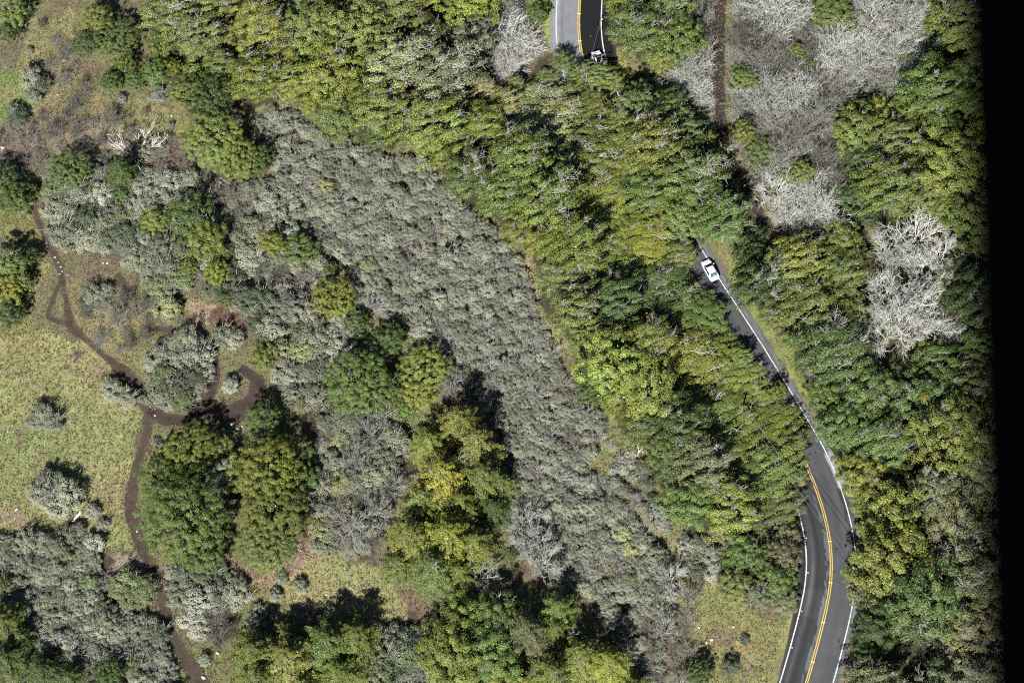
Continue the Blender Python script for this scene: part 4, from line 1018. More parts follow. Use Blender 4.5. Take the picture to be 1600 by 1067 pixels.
SHR = [(66, 645, 17, 'sage', 'left half of the lone grey bush in the left meadow'), (80, 660, 16, 'sage', 'right half of the lone grey bush in the left meadow'), (54, 660, 14, 'sage', 'lower lobe of the lone grey bush in the left meadow'),
 (80, 752, 25, 'sage', 'top of the big round grey bush in the lower meadow'), (105, 770, 26, 'sage', 'right side of the big round grey bush in the meadow'), (66, 772, 24, 'grey', 'left side of the big round grey bush in the meadow'), (88, 790, 24, 'sage', 'bottom of the big round grey bush in the meadow'),
 (176, 608, 18, 'sage', 'left one of two grey bushes beside the trail bend'), (200, 622, 18, 'sage', 'right one of two grey bushes beside the trail bend'), (360, 602, 16, 'grey', 'round grey bush inside the dirt loop'),
 (50, 122, 20, 'sage', 'upper grey bush on the bright green grass top left'), (66, 132, 16, 'dark', 'shaded side of the grey bush on bright grass'), (54, 150, 14, 'sage', 'lower grey bush on the bright green grass top left'),  # the dark tone puts the grey bush's shaded side into colour
 (263, 484, 20, 'yellow', 'single yellowish round bush above the sage island'), (148, 462, 18, 'sage', 'right part of the bush beside the trail fork'), (134, 474, 14, 'green', 'left part of the bush beside the trail fork'), (166, 455, 14, 'sage', 'upper part of the bush beside the trail fork'),
 (346, 524, 20, 'sage', 'round bush left of the brown hollow'), (368, 530, 16, 'sage', 'bush right of the round one by the brown hollow'),
 (200, 908, 24, 'green', 'upper left of the round green sage bush by the footpath'), (222, 918, 24, 'green', 'right of the round green sage bush by the footpath'), (204, 934, 20, 'green', 'bottom of the round green sage bush by the footpath'), (184, 922, 18, 'green', 'left edge of the round green sage bush by the footpath'),
 (145, 800, 14, 'grey', 'small grey bush beside the weathered plank'), (105, 838, 18, 'dark', 'dark bush below the weathered plank'), (122, 830, 14, 'grey', 'grey bush right below the weathered plank'), (30, 180, 18, 'dark', 'dark shrub in the left brown brush'), (22, 172, 12, 'grey', 'small grey shrub in the left brown brush'), (225, 236, 16, 'sage', 'round bush under the dead sprawling tree'), (250, 222, 12, 'sage', 'small bush right of the dead sprawling tree'),
 (160, 820, 10, 'grey', 'tiny grey bush at the meadow\'s lower right'), (440, 905, 10, 'sage', 'small bush on the lower meadow edge'), (430, 930, 12, 'sage', 'bush at the lower meadow\'s left'), (470, 915, 12, 'sage', 'bush right of it on the lower meadow\'s left'), (510, 862, 8, 'grey', 'tiny bush at the lower meadow top'), (285, 870, 13, 'sage', 'bush between footpath and big grove'), (265, 880, 12, 'sage', 'bush touching footpath below big grove'), (360, 905, 16, 'sage', 'bush below the big grove'), (245, 690, 8, 'grey', 'tiny dry bush between footpath and big grove'), (190, 155, 10, 'grey', 'pale small bush at the top-left grass edge'), (245, 150, 14, 'grey', 'grey bush at the foot of the left forest edge')]
for a in SHR: put_shrub(*a)
GB = sorted([(1210, 60, 12), (1232, 142, 11), (1272, 182, 14), (1214, 192, 12), (1276, 246, 14), (1290, 302, 14), (1205, 300, 11), (1352, 100, 11), (1386, 62, 11), (1182, 62, 10), (1230, 20, 11), (1100, 95, 10)])
for k_, (x, y, q) in enumerate(GB): put_shrub(x, y, q, 'green', f'{ORD[k_]} of the low green bushes within the pale leafless thicket', 'green bushes in the pale thicket')
HS = [(SCRUB1, 'SC1'), (SCRUB2, 'SC2'), (SCRUB3, 'the lower-left scrub'), (SCRUB4, 'the scrub right of the lower footpath'), (SCRUB5, 'the grey scrub right of the big grove'), (SCRUB6, 'the scrub right of the meadow shadow'), (SCRUBI, 'the round sage island')]
SVOID = [(985, 790, 11), (1003, 805, 11), (1020, 828, 12), (1038, 848, 12), (1055, 868, 12), (946, 888, 12), (958, 903, 9), (700, 470, 6), (905, 700, 9), (860, 640, 6), (745, 520, 6), (560, 330, 6), (650, 380, 6), (890, 770, 8), (975, 950, 10), (1000, 985, 9)]
SPARSE = [([(1050, 890), (1075, 880), (1105, 960), (1140, 985), (1200, 960), (1225, 965), (1190, 1080), (1040, 1080)], 'the grass inside the lower bend', (12, 7), (3, 5), 1.3),
          ([(1055, 850), (1130, 845), (1140, 900), (1070, 905)], 'the brush above the bottom-right grass', (13, 9), (20, 40), 0.75),
          ([(940, 740), (990, 700), (1030, 760), (1050, 820), (1000, 790)], 'the slope below the grassy clearing', (12, 9), (30, 60), 0.8),
          ([(20, 30), (110, 10), (115, 100), (150, 155), (290, 190), (300, 215), (200, 185), (120, 180), (60, 170)], 'the grassy top-left slope', (11, 6), (12, 14), 1.3),
          ([(110, 470), (220, 480), (300, 500), (230, 530), (190, 560), (130, 520)], 'the dry grass above the left meadow', (11, 6), (8, 12), 1.2),
          ([(330, 880), (400, 915), (470, 940), (400, 985), (320, 1040), (300, 990)], 'the dry grass left of the meadow shadow', (14, 9), (30, 40), 0.9),
          ([(480, 850), (530, 790), (600, 780), (600, 860), (500, 860)], 'the reddish ground right of the big grove', (14, 10), (30, 60), 0.9)]
sr = np.random.default_rng(5)
items = []
for poly, place in HS:
    big = place not in ('SC1', 'the lower-left scrub')
    for x, y, q in fill(poly, (21, 17, 13.5, 10.5, 8) if big else (15, 12.5, 10, 8, 6), (250, 1200, 5000, 9000, 5000) if big else (120, 900, 6000, 9000, 9000), 0.64, 0.45 if big else 0.2, sr, SVOID): items.append((x, y, q, place))
for poly, place, rad, tr, spc in SPARSE:
    for x, y, q in fill(poly, rad, tr, spc, 0.2, sr): items.append((x, y, q + 40, place))
def tone_of(x, y):
    n = float(fbm(np.array([x / 60]), np.array([y / 60]), 71)[0]) + sr.normal(0, 0.06)
    if x > 420 and y < 900 and x < 1000: return 'grey' if n > 0.52 else 'sage' if n > 0.34 else 'yellow'
    return 'dark' if n < 0.36 else 'green' if n < 0.44 else 'grey' if n > 0.62 else 'sage'
items.sort(key=lambda t: -t[2])
NI = 300 - len(SHR) - len(GB)
items = [(x, y, q - 40 if q > 30 else q, p) for x, y, q, p in items]
ind, rest = items[:NI], items[NI:]
keys = []; tones = []
for x, y, q, place in ind:
    tn_ = tone_of(x, y); tones.append(tn_)
    if place == 'SC1':
        place = 'the grey scrub slope, ' + ('its top end' if y < 260 else 'left of the forest tip' if y < 360 and x > 600 else 'upper left side' if x < 560 and y < 400 else 'level with the sedan' if y < 470 else 'above the fir clump' if y < 600 else 'beside the fir clump' if y < 740 else 'below the clearing' if y < 880 else 'its bottom end')
    elif place == 'SC2':
        place = 'the left scrub, ' + ('along the footpath' if x < 170 else 'around the bright trees' if x < 360 and y < 400 else 'below the bright trees' if x < 400 else 'around the mustard tree' if y < 540 else 'above the dirt loop')
    w = {'sage': 'sage-grey', 'grey': 'pale grey', 'green': 'green-grey', 'dark': 'dark grey-green', 'yellow': 'yellowish'}[tn_]
    keys.append((x, y, w + ' bush', w + ' bushes', place))
for (x, y, q, place), tn_, (lb, gp) in zip(ind, tones, ordinal_labels(keys)):
    put_shrub(x, y, q * 1.18, tn_, lb, gp)
print('SHRUBS', len(ind), len(rest), time.time() - T0)

# the remaining, smaller bushes: one mass, instanced on points
protoc = bpy.data.collections.new('scrub_sources')
for i, me in enumerate(PS): protoc.objects.link(bpy.data.objects.new('scrub_source', me))
def scatter(name, P, scale, rot, color, coll, label, cat):
    me = bpy.data.meshes.new(name); n = len(P)
    me.vertices.add(n); me.vertices.foreach_set('co', np.ascontiguousarray(P, np.float32).ravel())
    a = me.attributes.new('sc', 'FLOAT', 'POINT'); a.data.foreach_set('value', np.ascontiguousarray(scale, np.float32))
    a = me.attributes.new('rz', 'FLOAT', 'POINT'); a.data.foreach_set('value', np.ascontiguousarray(rot, np.float32))
    o = add(name, me, None, color)
    ng = bpy.data.node_groups.new(name, 'GeometryNodeTree')
    ng.interface.new_socket('Geometry', in_out='INPUT', socket_type='NodeSocketGeometry')
    ng.interface.new_socket('Geometry', in_out='OUTPUT', socket_type='NodeSocketGeometry')
    N = ng.nodes; L = ng.links
    gi = N.new('NodeGroupInput'); go = N.new('NodeGroupOutput')
    ip = N.new('GeometryNodeInstanceOnPoints'); ci = N.new('GeometryNodeCollectionInfo')
    ci.inputs['Collection'].default_value = coll
    ci.inputs['Separate Children'].default_value = True; ci.inputs['Reset Children'].default_value = True
    L.new(gi.outputs[0], ip.inputs['Points']); L.new(ci.outputs[0], ip.inputs['Instance'])
    ip.inputs['Pick Instance'].default_value = True
    ns = N.new('GeometryNodeInputNamedAttribute'); ns.data_type = 'FLOAT'; ns.inputs[0].default_value = 'sc'
    nr = N.new('GeometryNodeInputNamedAttribute'); nr.data_type = 'FLOAT'; nr.inputs[0].default_value = 'rz'
    cx = N.new('ShaderNodeCombineXYZ'); L.new(nr.outputs[0], cx.inputs[2])
    L.new(ns.outputs[0], ip.inputs['Scale'])
    L.new(cx.outputs[0], ip.inputs['Rotation'])
    L.new(ip.outputs[0], go.inputs[0])
    md = o.modifiers.new('scatter', 'NODES'); md.node_group = ng
    tag(o, label, cat, kind='stuff')
    return o
RA = np.array([(x, y, q) for x, y, q, _ in rest])
if len(RA):
    sc_ = RA[:, 2] * 1.2 / PXM
    Pp = at(RA[:, 0], RA[:, 1]); Pp[:, 2] = gz(Pp[:, 0], Pp[:, 1])
    scatter('scrub', Pp, sc_, sr.uniform(0, 6.28, len(RA)), (0.187, 0.195, 0.144), protoc, 'low grey-green scrub filling the gaps between larger bushes', 'scrub')

# ------------------------------------------------------------------ grass and low dry growth
def grass_mass():
    n = 170000
    i = sr.integers(0, len(GP), n * 3)
    keep = (GRASSMASK & inside & ~TRAILMASK)[i]
    i = i[keep][:70000]
    P = GP[i] + np.concatenate([sr.uniform(-0.3, 0.3, (len(i), 2)), np.zeros((len(i), 1))], 1)
    q_, _ = dpoly(*to_px(P), ROAD)
    ok = q_ > 52
    P = P[ok]; i = i[ok]
    P[:, 2] = gz(P[:, 0], P[:, 1])
    m = len(P)
    # each tuft: three blades leaning apart
    Vs, Cs = [], []
    for k in range(3):
        an = sr.uniform(0, 6.28, m); h = sr.uniform(0.05, 0.17, m); le = sr.uniform(0.04, 0.2, m)
        d = np.stack([np.cos(an), np.sin(an), np.zeros(m)], -1); s = np.stack([-d[:, 1], d[:, 0], np.zeros(m)], -1)
        b0 = P - s * 0.035; b1 = P + s * 0.035
        tp = P + d * le[:, None] + np.array([0, 0, 1]) * h[:, None]
        Vs.append(np.stack([b0, b1, tp], 1)); 
        c = gcol[i] * sr.uniform(0.78, 1.28, m)[:, None]
        Cs.append(np.repeat(c[:, None], 3, 1))
    V = np.concatenate(Vs).reshape(-1, 3); Cc = np.concatenate(Cs).reshape(-1, 3)
    Q = np.arange(len(V)).reshape(-1, 3)
    return mesh_np('grass', V, Q, M_GRASS, Cc)
def grassmat():
    m, nt, N, L, p = newmat('grass_blade')
    a = N.new('ShaderNodeAttribute'); a.attribute_name = 'Col'
    v, _ = noise_val(nt, 1.5, 0.8, 1.2)
    cc = N.new('ShaderNodeCombineColor')
    for k in range(3): L.new(v, cc.inputs[k])
    c = mul(nt, a.outputs['Color'], cc.outputs[0])
    L.new(c, p.inputs['Base Color']); p.inputs['Roughness'].default_value = 0.8; p.inputs['Specular IOR Level'].default_value = 0.2
    tr = N.new('ShaderNodeBsdfTranslucent'); L.new(c, tr.inputs[0])
    mx = N.new('ShaderNodeMixShader'); mx.inputs[0].default_value = 0.25
    L.new(p.outputs[0], mx.inputs[1]); L.new(tr.outputs[0], mx.inputs[2]); L.new(mx.outputs[0], N['Material Output'].inputs['Surface'])
    return m
M_GRASS = grassmat()
tag(add('grass', grass_mass()), 'short yellow-green grass covering the clearings and verges', 'grass', kind='stuff')

def litter_mass():
    """low dead stalks, dry fern and forbs over the open brown ground"""
    n = 140000
    px = sr.uniform(-30, 1630, n); py = sr.uniform(-30, 1100, n)
    ok = np.zeros(n, bool); colr = np.zeros((n, 3))
    for z, c in BROWN:
        m = inpoly(px, py, z); ok |= m; colr[m] = np.array(c) * 0.8
    for z in (SCRUB1, SCRUB2, SCRUB3, SCRUB4, SCRUB5, SCRUB6):
        m = inpoly(px, py, z) & ~ok; ok |= m; colr[m] = np.array([0.16, 0.15, 0.11])
    for z in (BARE1, BARE2, BARE3):
        m = inpoly(px, py, z) & ~ok; ok |= m; colr[m] = np.array([0.25, 0.23, 0.185])
    m = (~ok) & ~inpoly(px, py, FOREST1) & ~inpoly(px, py, FOREST2) & ~inpoly(px, py, FOREST3); ok |= m; colr[m] = np.where(fbm(px[m] / 28, py[m] / 28, 12)[:, None] > 0.5, np.array([[0.145, 0.150, 0.068]]), np.array([[0.175, 0.140, 0.095]]))
    d, _ = dpoly(px, py, ROAD); ok &= d > 56
    for T in TRAILS:
        d, par = dpoly(px, py, T); ok &= d > np.interp(par, np.arange(len(T)), [t[2] for t in T]) * 0.45
    px = px[ok]; py = py[ok]; colr = colr[ok]
    P = at(px, py); m = len(P)
    k = 3
    P = np.repeat(P, k, 0) + np.concatenate([sr.normal(0, 0.12, (m * k, 2)), sr.uniform(0.02, 0.22, (m * k, 1))], 1)
    Nn = unit(sr.normal(size=(m * k, 3)) * 0.8 + np.array([0, 0, 0.7]))
    V, Q = leaves(P, Nn, sr.uniform(0.12, 0.34, m * k), 0.28, None, sr)
    return mesh_np('dry_growth', V, Q, M_GRASS, np.repeat(np.repeat(colr, k, 0) * sr.uniform(0.55, 1.35, (m * k, 1)), 4, 0))
tag(add('dry_growth', litter_mass()), 'low dry stalks, ferns and litter between bushes and on bare soil', 'ground cover', kind='stuff')

# ------------------------------------------------------------------ small things on the ground
def rock_mesh(seed):
    import bmesh
    r = np.random.default_rng(seed)
    bm = bmesh.new(); bmesh.ops.create_icosphere(bm, subdivisions=2, radius=1.0)
    for v in bm.verts:
        c = np.array(v.co)
        f = 0.75 + 0.5 * float(fbm(np.array([c[0] * 1.1 + seed]), np.array([c[1] * 1.1 + c[2] * 1.7]), seed)[0])
        v.co = Vector(c * f * np.array([1, 0.75, 0.55]))
    me = bpy.data.meshes.new('stone'); bm.to_mesh(me); bm.free(); me.materials.append(M_STONE)
    return me
RK = [rock_mesh(i) for i in range(4)]
ROCKS = [(86, 402, 3, 'stones on the footpath by the left scrub'), (91, 410, 2.5, 0), (95, 417, 3, 0), (97, 424, 2.5, 0), (93, 428, 2.5, 0), (105, 430, 2, 0), (168, 411, 4, 'stones at the foot of the left scrub'), (161, 411, 3, 0),
 (83, 100, 4, 'stones on the top-left slope'), (100, 94, 5, 0), (140, 131, 4, 0), (90, 148, 3, 0), (268, 181, 3, 0), (4, 231, 6, 'stones in the left brown brush'), (3, 236, 4, 0), (13, 674, 4, 'stones in the left meadow'), (21, 674, 3, 0), (26, 796, 5, 0),
 (242, 649, 3, 'stones at the dirt junction'), (318, 650, 3, 0), (370, 669, 5, 0), (362, 663, 3, 0), (378, 666, 3, 0), (462, 569, 6, 'stones in the brown hollow above the dirt loop'), (469, 572, 5, 0), (480, 580, 4, 0), (458, 565, 4, 0), (460, 575, 4, 0),
 (214, 830, 3, 'stones along the lower footpath'), (220, 818, 2.5, 0), (252, 910, 2.5, 0), (340, 1020, 5, 0), (313, 1032, 5, 0), (318, 1058, 6, 0), (372, 1062, 4, 0), (510, 929, 2.5, 'white stone on the lower meadow'),
 (1088, 1012, 5, 'pale rocks at the bottom beside the grass'), (1096, 1008, 6, 0), (1104, 1004, 5, 0), (1112, 999, 5, 0), (1078, 1020, 4, 0), (1134, 1043, 4, 0), (1092, 980, 4, 0), (1146, 979, 4, 0), (590, 1050, 5, 'white stones in the scrub by the meadow shadow'), (594, 1042, 4, 0), (588, 1060, 4, 0), (640, 1015, 4, 0)]
cur = None; rk = []
for x, y, q, lab in ROCKS:
    cur = lab or cur; rk.append((x, y, q, cur))
from collections import defaultdict
byl = defaultdict(list)
for i, k in enumerate(rk): byl[k[3]].append(i)
for lab, lst in byl.items():
    lst.sort(key=lambda i: rk[i][0])
    for n, i in enumerate(lst):
        x, y, q, _ = rk[i]
        p = at(x, y, 0.05); s = q / PXM * 0.62
        o = add('stone', RK[i % 4], None, None, (float(p[0]), float(p[1]), float(gz(p[0], p[1])) + s * 0.2))
        o.scale = (s, s * 0.9, s); o.rotation_euler = (0, 0, i * 1.7)
        tag(o, lab if len(lst) == 1 else f'{ORD[n]} of the pale {lab.replace("pale ", "").replace("white ", "")}', 'stone', None if len(lst) == 1 else lab)

# weathered plank leaning in the grass
pl = add('weathered_plank', box_mesh('weathered_plank', 1.9, 0.34, 0.09, woodmat('grey_wood', (0.46, 0.44, 0.41), 8.0, 0.75, 1.15), 0.02))
p = at(119, 808, 0.2); pl.location = (p[0], p[1], p[2]); pl.rotation_euler = (0.15, -0.18, math.radians(48))
tag(pl, 'weathered pale plank lying at the meadow edge above dark bush', 'plank')

# dead sprawling tree, fallen pale trunks
def dead_tree(name, px, py, seed, L, n, label, flat=0.35, aim=None, rad=0.12):
    r = np.random.default_rng(seed)
    an = r.uniform(0, 6.28, n) if aim is None else aim + r.normal(0, 0.35, n)
    st = [(0, 0, 0.5)] * n
    di = [(math.cos(a), math.sin(a), flat) for a in an]
    p0, p1, r0, r1 = branch_tree(r, st, di, r.uniform(0.6, 1.0, n) * L, np.full(n, rad), (5, 4), 0.5, 0.0, 0.18, 0.5)
    V, Q = prisms(p0, p1, np.maximum(r0, 0.03), np.maximum(r1, 0.018), 5)
    p = at(px, py, 0.5)
    o = add(name, mesh_np('dead_branches', V, Q, M_TWIG, smooth=True), None, (0.52, 0.49, 0.43), (float(p[0]), float(p[1]), float(gz(p[0], p[1]))))
    tag(o, label, 'tree')
dead_tree('dead_tree', 215, 243, 3, 4.6, 11, 'dead sprawling tree with white branches in brown brush')
dead_tree('dead_tree', 985, 722, 5, 4.0, 3, 'fallen pale trunk beside the grassy clearing', 0.02, math.radians(70), 0.16)
dead_tree('dead_tree', 974, 640, 6, 2.6, 3, 'fallen pale logs at the canopy edge above the clearing', 0.05, math.radians(120), 0.15)
dead_tree('dead_tree', 552, 88, 8, 4.0, 5, 'white dead limbs lying over the top-left forest canopy', 0.5, math.radians(30))
dead_tree('dead_tree', 912, 545, 9, 2.0, 2, 'short dead branch over the grassy gap at canopy edge', 0.1, math.radians(-40), 0.1)

# ------------------------------------------------------------------ cars
M_CAR = plain('white_car_paint', (0.66, 0.66, 0.66), 0.25, 0.5, coat=0.6, nscale=1.5, lo=0.96, hi=1.03)
M_GLASS = plain('car_glass', (0.012, 0.016, 0.02), 0.06, 0.6)
M_TEAL = plain('rear_glass', (0.05, 0.11, 0.13), 0.08, 0.6)
M_TYRE = plain('tyre', (0.015, 0.015, 0.016), 0.8, nscale=9)
M_RIM = plain('rim', (0.4, 0.4, 0.42), 0.3, metal=0.8, nscale=9)
M_RED = plain('red_lamp', (0.45, 0.03, 0.025), 0.25, nscale=9)
M_LAMP = plain('clear_lamp', (0.7, 0.72, 0.75), 0.1, nscale=9)
M_TRIM = plain('black_trim', (0.02, 0.02, 0.022), 0.5, nscale=9)

def loft(name, secs, mat, cap=True):
    """secs: list of (n,3) rings"""
    V = np.concatenate(secs); n = len(secs[0]); m = len(secs)
    me = bpy.data.meshes.new(name)
    F = []
    for i in range(m - 1):
        for k in range(n):
            a = i * n + k; b = i * n + (k + 1) % n
            F.append((a, b, b + n, a + n))
    if cap: F.append(tuple(range(n))[::-1]); F.append(tuple((m - 1) * n + k for k in range(n)))
    me.from_pydata(V.tolist(), [], F); me.update(); me.materials.append(mat)
    for p_ in me.polygons: p_.use_smooth = len(p_.vertices) == 4
    return me

def make_car(roofmat, hatch, label):
    root = empty('car', (0, 0, 0)); tag(root, label, 'car')
    # x forward; body side profile
    xs = np.array([-2.28, -2.22, -1.95, -1.3, -0.6, 0.2, 0.9, 1.35, 1.8, 2.1, 2.24, 2.28])
    top = np.array([0.72, 0.88, 0.97, 0.98, 0.95, 0.94, 0.95, 0.93, 0.84, 0.74, 0.64, 0.55]) + (np.array([.1, .1, .06, .02, 0, 0, 0, 0, 0, 0, 0, 0]) if hatch else 0)
    hw = np.array([0.66, 0.78, 0.87, 0.91, 0.91, 0.91, 0.91, 0.90, 0.86, 0.78, 0.68, 0.55])
    bot = np.array([0.40, 0.30, 0.24, 0.2, 0.2, 0.2, 0.2, 0.2, 0.22, 0.26, 0.32, 0.38])
    secs = []
    for x, t, h, b in zip(xs, top, hw, bot):
        m_ = (t + b) / 2
        yz = [(-h * 0.86, b), (-h, b + 0.12), (-h, m_), (-h * 0.985, t - 0.14), (-h * 0.90, t - 0.04), (-h * 0.6, t), (0, t + 0.015), (h * 0.6, t), (h * 0.90, t - 0.04), (h * 0.985, t - 0.14), (h, m_), (h, b + 0.12), (h * 0.86, b)]
        secs.append(np.array([(x, y, z) for y, z in yz]))
    body = add('body', loft('body', secs, M_CAR), root)
    # cabin
    bx = [-1.75, -1.55, -1.0, -0.2, 0.35, 1.15] if not hatch else [-2.1, -1.95, -1.2, -0.2, 0.35, 1.15]
    zt = [0.97, 1.15, 1.40, 1.45, 1.42, 0.95] if not hatch else [1.0, 1.3, 1.45, 1.48, 1.42, 0.95]
    wt = [0.70, 0.64, 0.60, 0.60, 0.60, 0.70]
    def cab(ix, inset=0.0):
        x, z, w = bx[ix], zt[ix], wt[ix]
        return x, z, w
    cs = []
    for x, z, w in zip(bx, zt, wt):
        zb = 0.93
        f = (z - zb) / 0.5
        wb = 0.84
        wtop = wb + (w - wb) * min(1, f * 1.1)
        cs.append(np.array([(x, -wb, zb), (x, -wtop, max(z - 0.05, zb + 0.005)), (x, -wtop * 0.8, z), (x, 0, z + 0.02), (x, wtop * 0.8, z), (x, wtop, max(z - 0.05, zb + 0.005)), (x, wb, zb)]))
    add('cabin', loft('cabin', cs, M_CAR), root)
    def pane(name, pts, mat, off=0.012):
        P = np.array(pts, float); nrm = np.cross(P[1] - P[0], P[2] - P[0]); nrm /= np.linalg.norm(nrm)
        cen = P.mean(0)
        if nrm @ (cen - np.array([0, 0, 0.9])) < 0: P = P[::-1]; nrm = -nrm
        V = np.concatenate([P + nrm * off, P - nrm * 0.02]); n = len(P)
        me = bpy.data.meshes.new(name)
        F = [tuple(range(n)), tuple(range(n, 2 * n))[::-1]] + [(k, k + n, (k + 1) % n + n, (k + 1) % n) for k in range(n)]
        me.from_pydata(V.tolist(), [], F); me.materials.append(mat)
        return add(name, me, root)
    # windscreen, rear window
    pane('windscreen', [(1.10, -0.70, 0.985), (1.10, 0.70, 0.985), (0.42, 0.53, 1.395), (0.42, -0.53, 1.395)], M_GLASS, 0.03)
    if hatch: pane('rear_window', [(-2.05, -0.62, 1.1), (-2.05, 0.62, 1.1), (-1.3, 0.5, 1.45), (-1.3, -0.5, 1.45)], M_GLASS, 0.04)
    else: pane('rear_window', [(-1.68, -0.64, 1.04), (-1.68, 0.64, 1.04), (-1.04, 0.52, 1.395), (-1.04, -0.52, 1.395)], M_TEAL, 0.045)
    if roofmat: pane('glass_roof', [(-1.1, -0.46, 1.455), (-1.1, 0.46, 1.455), (0.3, 0.46, 1.455), (0.3, -0.46, 1.455)], roofmat, 0.04)
    for s in (-1, 1):
        for x0, x1 in ((-0.95, -0.22), (-0.12, 0.62)):
            pane('side_window', [(x0 - (0.25 if x0 < -0.5 else 0), s * 0.815, 1.0), (x1 + (0.2 if x1 > 0.3 else 0), s * 0.815, 1.0), (x1 - (0.12 if x1 > 0.3 else 0), s * 0.655, 1.34), (x0 + (0.05 if x0 < -0.5 else 0), s * 0.655, 1.34)], M_GLASS, 0.03)
        lm = box_mesh('tail_light', 0.10, 0.34, 0.15, M_RED, 0.03)
        o = add('tail_light', lm, root); o.location = (-2.19, s * 0.62, 0.80); o.rotation_euler = (0, 0, s * 0.35)
        o = add('headlight', box_mesh('headlight', 0.2, 0.3, 0.12, M_LAMP, 0.03), root); o.location = (2.12, s * 0.60, 0.63); o.rotation_euler = (0, 0.3, -s * 0.5)
        o = add('mirror', box_mesh('mirror', 0.16, 0.24, 0.15, M_CAR, 0.04), root); o.location = (0.78, s * 0.99, 1.0)
        for x in (-1.38, 1.42):
            ri = []
            for yy_, rr in ((-0.11, 0.27), (-0.10, 0.32), (0.10, 0.32), (0.11, 0.27)):
                ri.append(np.array([(rr * math.cos(a), yy_, rr * math.sin(a)) for a in np.linspace(0, 2 * math.pi, 20, endpoint=False)]))
            w = add('wheel', loft('tyre', ri, M_TYRE), root); w.location = (x, s * 0.82, 0.32)
            ri = [np.array([(rr * math.cos(a), yy_, rr * math.sin(a)) for a in np.linspace(0, 2 * math.pi, 16, endpoint=False)]) for yy_, rr in ((s * 0.10, 0.2), (s * 0.125, 0.17))]
            add('rim', loft('rim', ri, M_RIM), w)
    o = add('rear_bumper', box_mesh('rear_bumper', 0.12, 1.5, 0.16, M_CAR, 0.05), root); o.location = (-2.25, 0, 0.5)
    o = add('number_plate', box_mesh('number_plate', 0.03, 0.32, 0.14, plain('plate', (0.7, 0.7, 0.68), 0.5, nscale=9), 0.005), root); o.location = (-2.27, 0, 0.72)
    o = add('grille', box_mesh('grille', 0.06, 0.8, 0.12, M_TRIM, 0.02), root); o.location = (2.27, 0, 0.5)
    return root

def place_car(c, px, py, h, ypx, extra=0.0):
    p = at(px, py, h)
    i = int(np.argmin(np.abs(rpy - ypx)))
    a = math.atan2(-dirs[i, 1], -dirs[i, 0]) + extra
    c.location = (float(p[0]), float(p[1]), float(gz(p[0], p[1])) + 0.055)
    c.rotation_euler = (0, 0, a); c.scale = (0.76, 0.86, 0.82)
place_car(make_car(None, False, 'white sedan seen from behind on the road beside the canopy'), 1110, 421, 0.8, 436, -0.04)
place_car(make_car(M_GLASS, True, 'white car with black glass roof half hidden at the upper bend'), 935.5, 94, 0.8, 92, 0.1)

# ------------------------------------------------------------------ power cables and their poles
M_CABLE = plain('cable', (0.10, 0.10, 0.105), 0.5, nscale=4)
M_POLE = woodmat('pole_wood', (0.2, 0.16, 0.12), 6.0)
def pole(px, py, h, label):
    p = at(px, py, h)
    b = np.array([p[0], p[1], gz(p[0], p[1])])
    root = empty('utility_pole', tuple(map(float, b))); tag(root, label, 'pole', 'utility poles')
    V, Q = prisms(np.array([[0, 0, -0.5]]), np.array([[0, 0, h]]), [0.15], [0.11], 10)
    add('pole_shaft', mesh_np('pole_shaft', V, Q, M_POLE, smooth=True), root)
    a = add('crossarm', box_mesh('crossarm', 0.9, 0.1, 0.12, M_POLE, 0.01), root); a.location = (0, 0, h - 0.25)
    return b + np.array([0, 0, h - 0.15])
def cable(A, B, off, label, group):
    d = B - A; s = np.array([d[1], -d[0], 0]); s /= np.linalg.norm(s)
    t = np.linspace(0, 1, 40)[:, None]
    P = A + d * t + s * off - np.array([0, 0, 1]) * (4 * 0.8 * t * (1 - t))
    V, Q = prisms(P[:-1], P[1:], np.full(39, 0.028), np.full(39, 0.028), 6)
    o = add('power_cable', mesh_np('power_cable', V, Q, M_CABLE, smooth=True)); tag(o, label, 'cable', group)
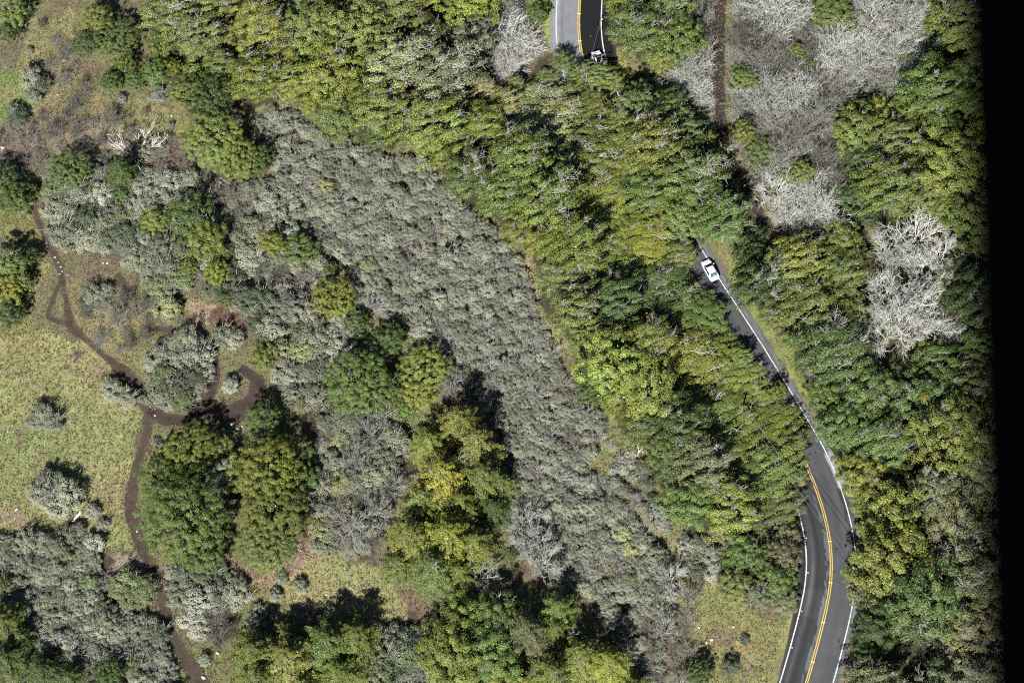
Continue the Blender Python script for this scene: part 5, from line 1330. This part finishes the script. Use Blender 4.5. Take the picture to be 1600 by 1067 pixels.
A1 = pole(1161, 634, 5.0, 'wooden utility pole hidden in the canopy left of the road'); B1 = pole(1401, 970, 5.0, 'wooden utility pole among the trees outside the lower bend')
cable(A1, B1, 0.35, 'right one of two thin power cables crossing the lower road', 'cables over the lower road'); cable(A1, B1, -0.35, 'left one of two thin power cables crossing the lower road', 'cables over the lower road')
A2 = pole(975, -120, 6.0, 'wooden utility pole above the picture by the upper road'); B2 = pole(917, 114, 3.6, 'wooden utility pole in the canopy below the upper road')
cable(A2, B2, 0.0, 'thin power cable crossing the upper road above the car', 'cable over the upper road')

# ------------------------------------------------------------------ black post of the aircraft door opening, close to the lens
def door_post():
    root = empty('aircraft_door_post', (0, 0, 0))
    tag(root, 'blurred black post of the aircraft door opening along right edge', 'door post')
    d = 0.72
    m1 = plain('shaded_black_paint', (0.0004, 0.0004, 0.0007), 0.9, 0.0, nscale=20)  # black paint, colour lowered further to stand in for cabin shade
    m2 = plain('shaded_black_rubber', (0.0004, 0.0004, 0.0006), 0.9, 0.0, nscale=30)  # black rubber with the cabin's shade put into its colour too
    def pt(px, py, k=d): return CAM + k * (FWD + (px - 800) * KPX * np.array([1.0, 0, 0]) - (py - 533.5) * KPX * UPV)
    a = pt(1484, -900); b = pt(1586, 1967)
    ax = unit(b - a); side = unit(np.array([1.0, 0, 0]) - ax[0] * ax); dep = np.cross(side, ax); dep = dep if dep @ FWD > 0 else -dep
    L = np.linalg.norm(b - a)
    def extr(prof, name, mat):
        rings = [np.array([a + ax * t * L + side * u_ + dep * v_ for u_, v_ in prof]) for t in np.linspace(0, 1, 12)]
        return add(name, loft(name, rings, mat), root)
    prof = [(0.004, -0.010), (0.010, -0.016), (0.075, -0.020), (0.085, -0.010), (0.085, 0.040), (0.075, 0.050), (0.012, 0.046), (0.004, 0.040)]
    extr(prof, 'post', m1)
    seal = [(0.004 + 0.006 * math.cos(t), 0.012 + 0.012 * math.sin(t)) for t in np.linspace(0, 2 * math.pi, 12, endpoint=False)]
    extr(seal, 'rubber_seal', m2)
door_post()
print('OBJECTS', len(bpy.data.objects), time.time() - T0)
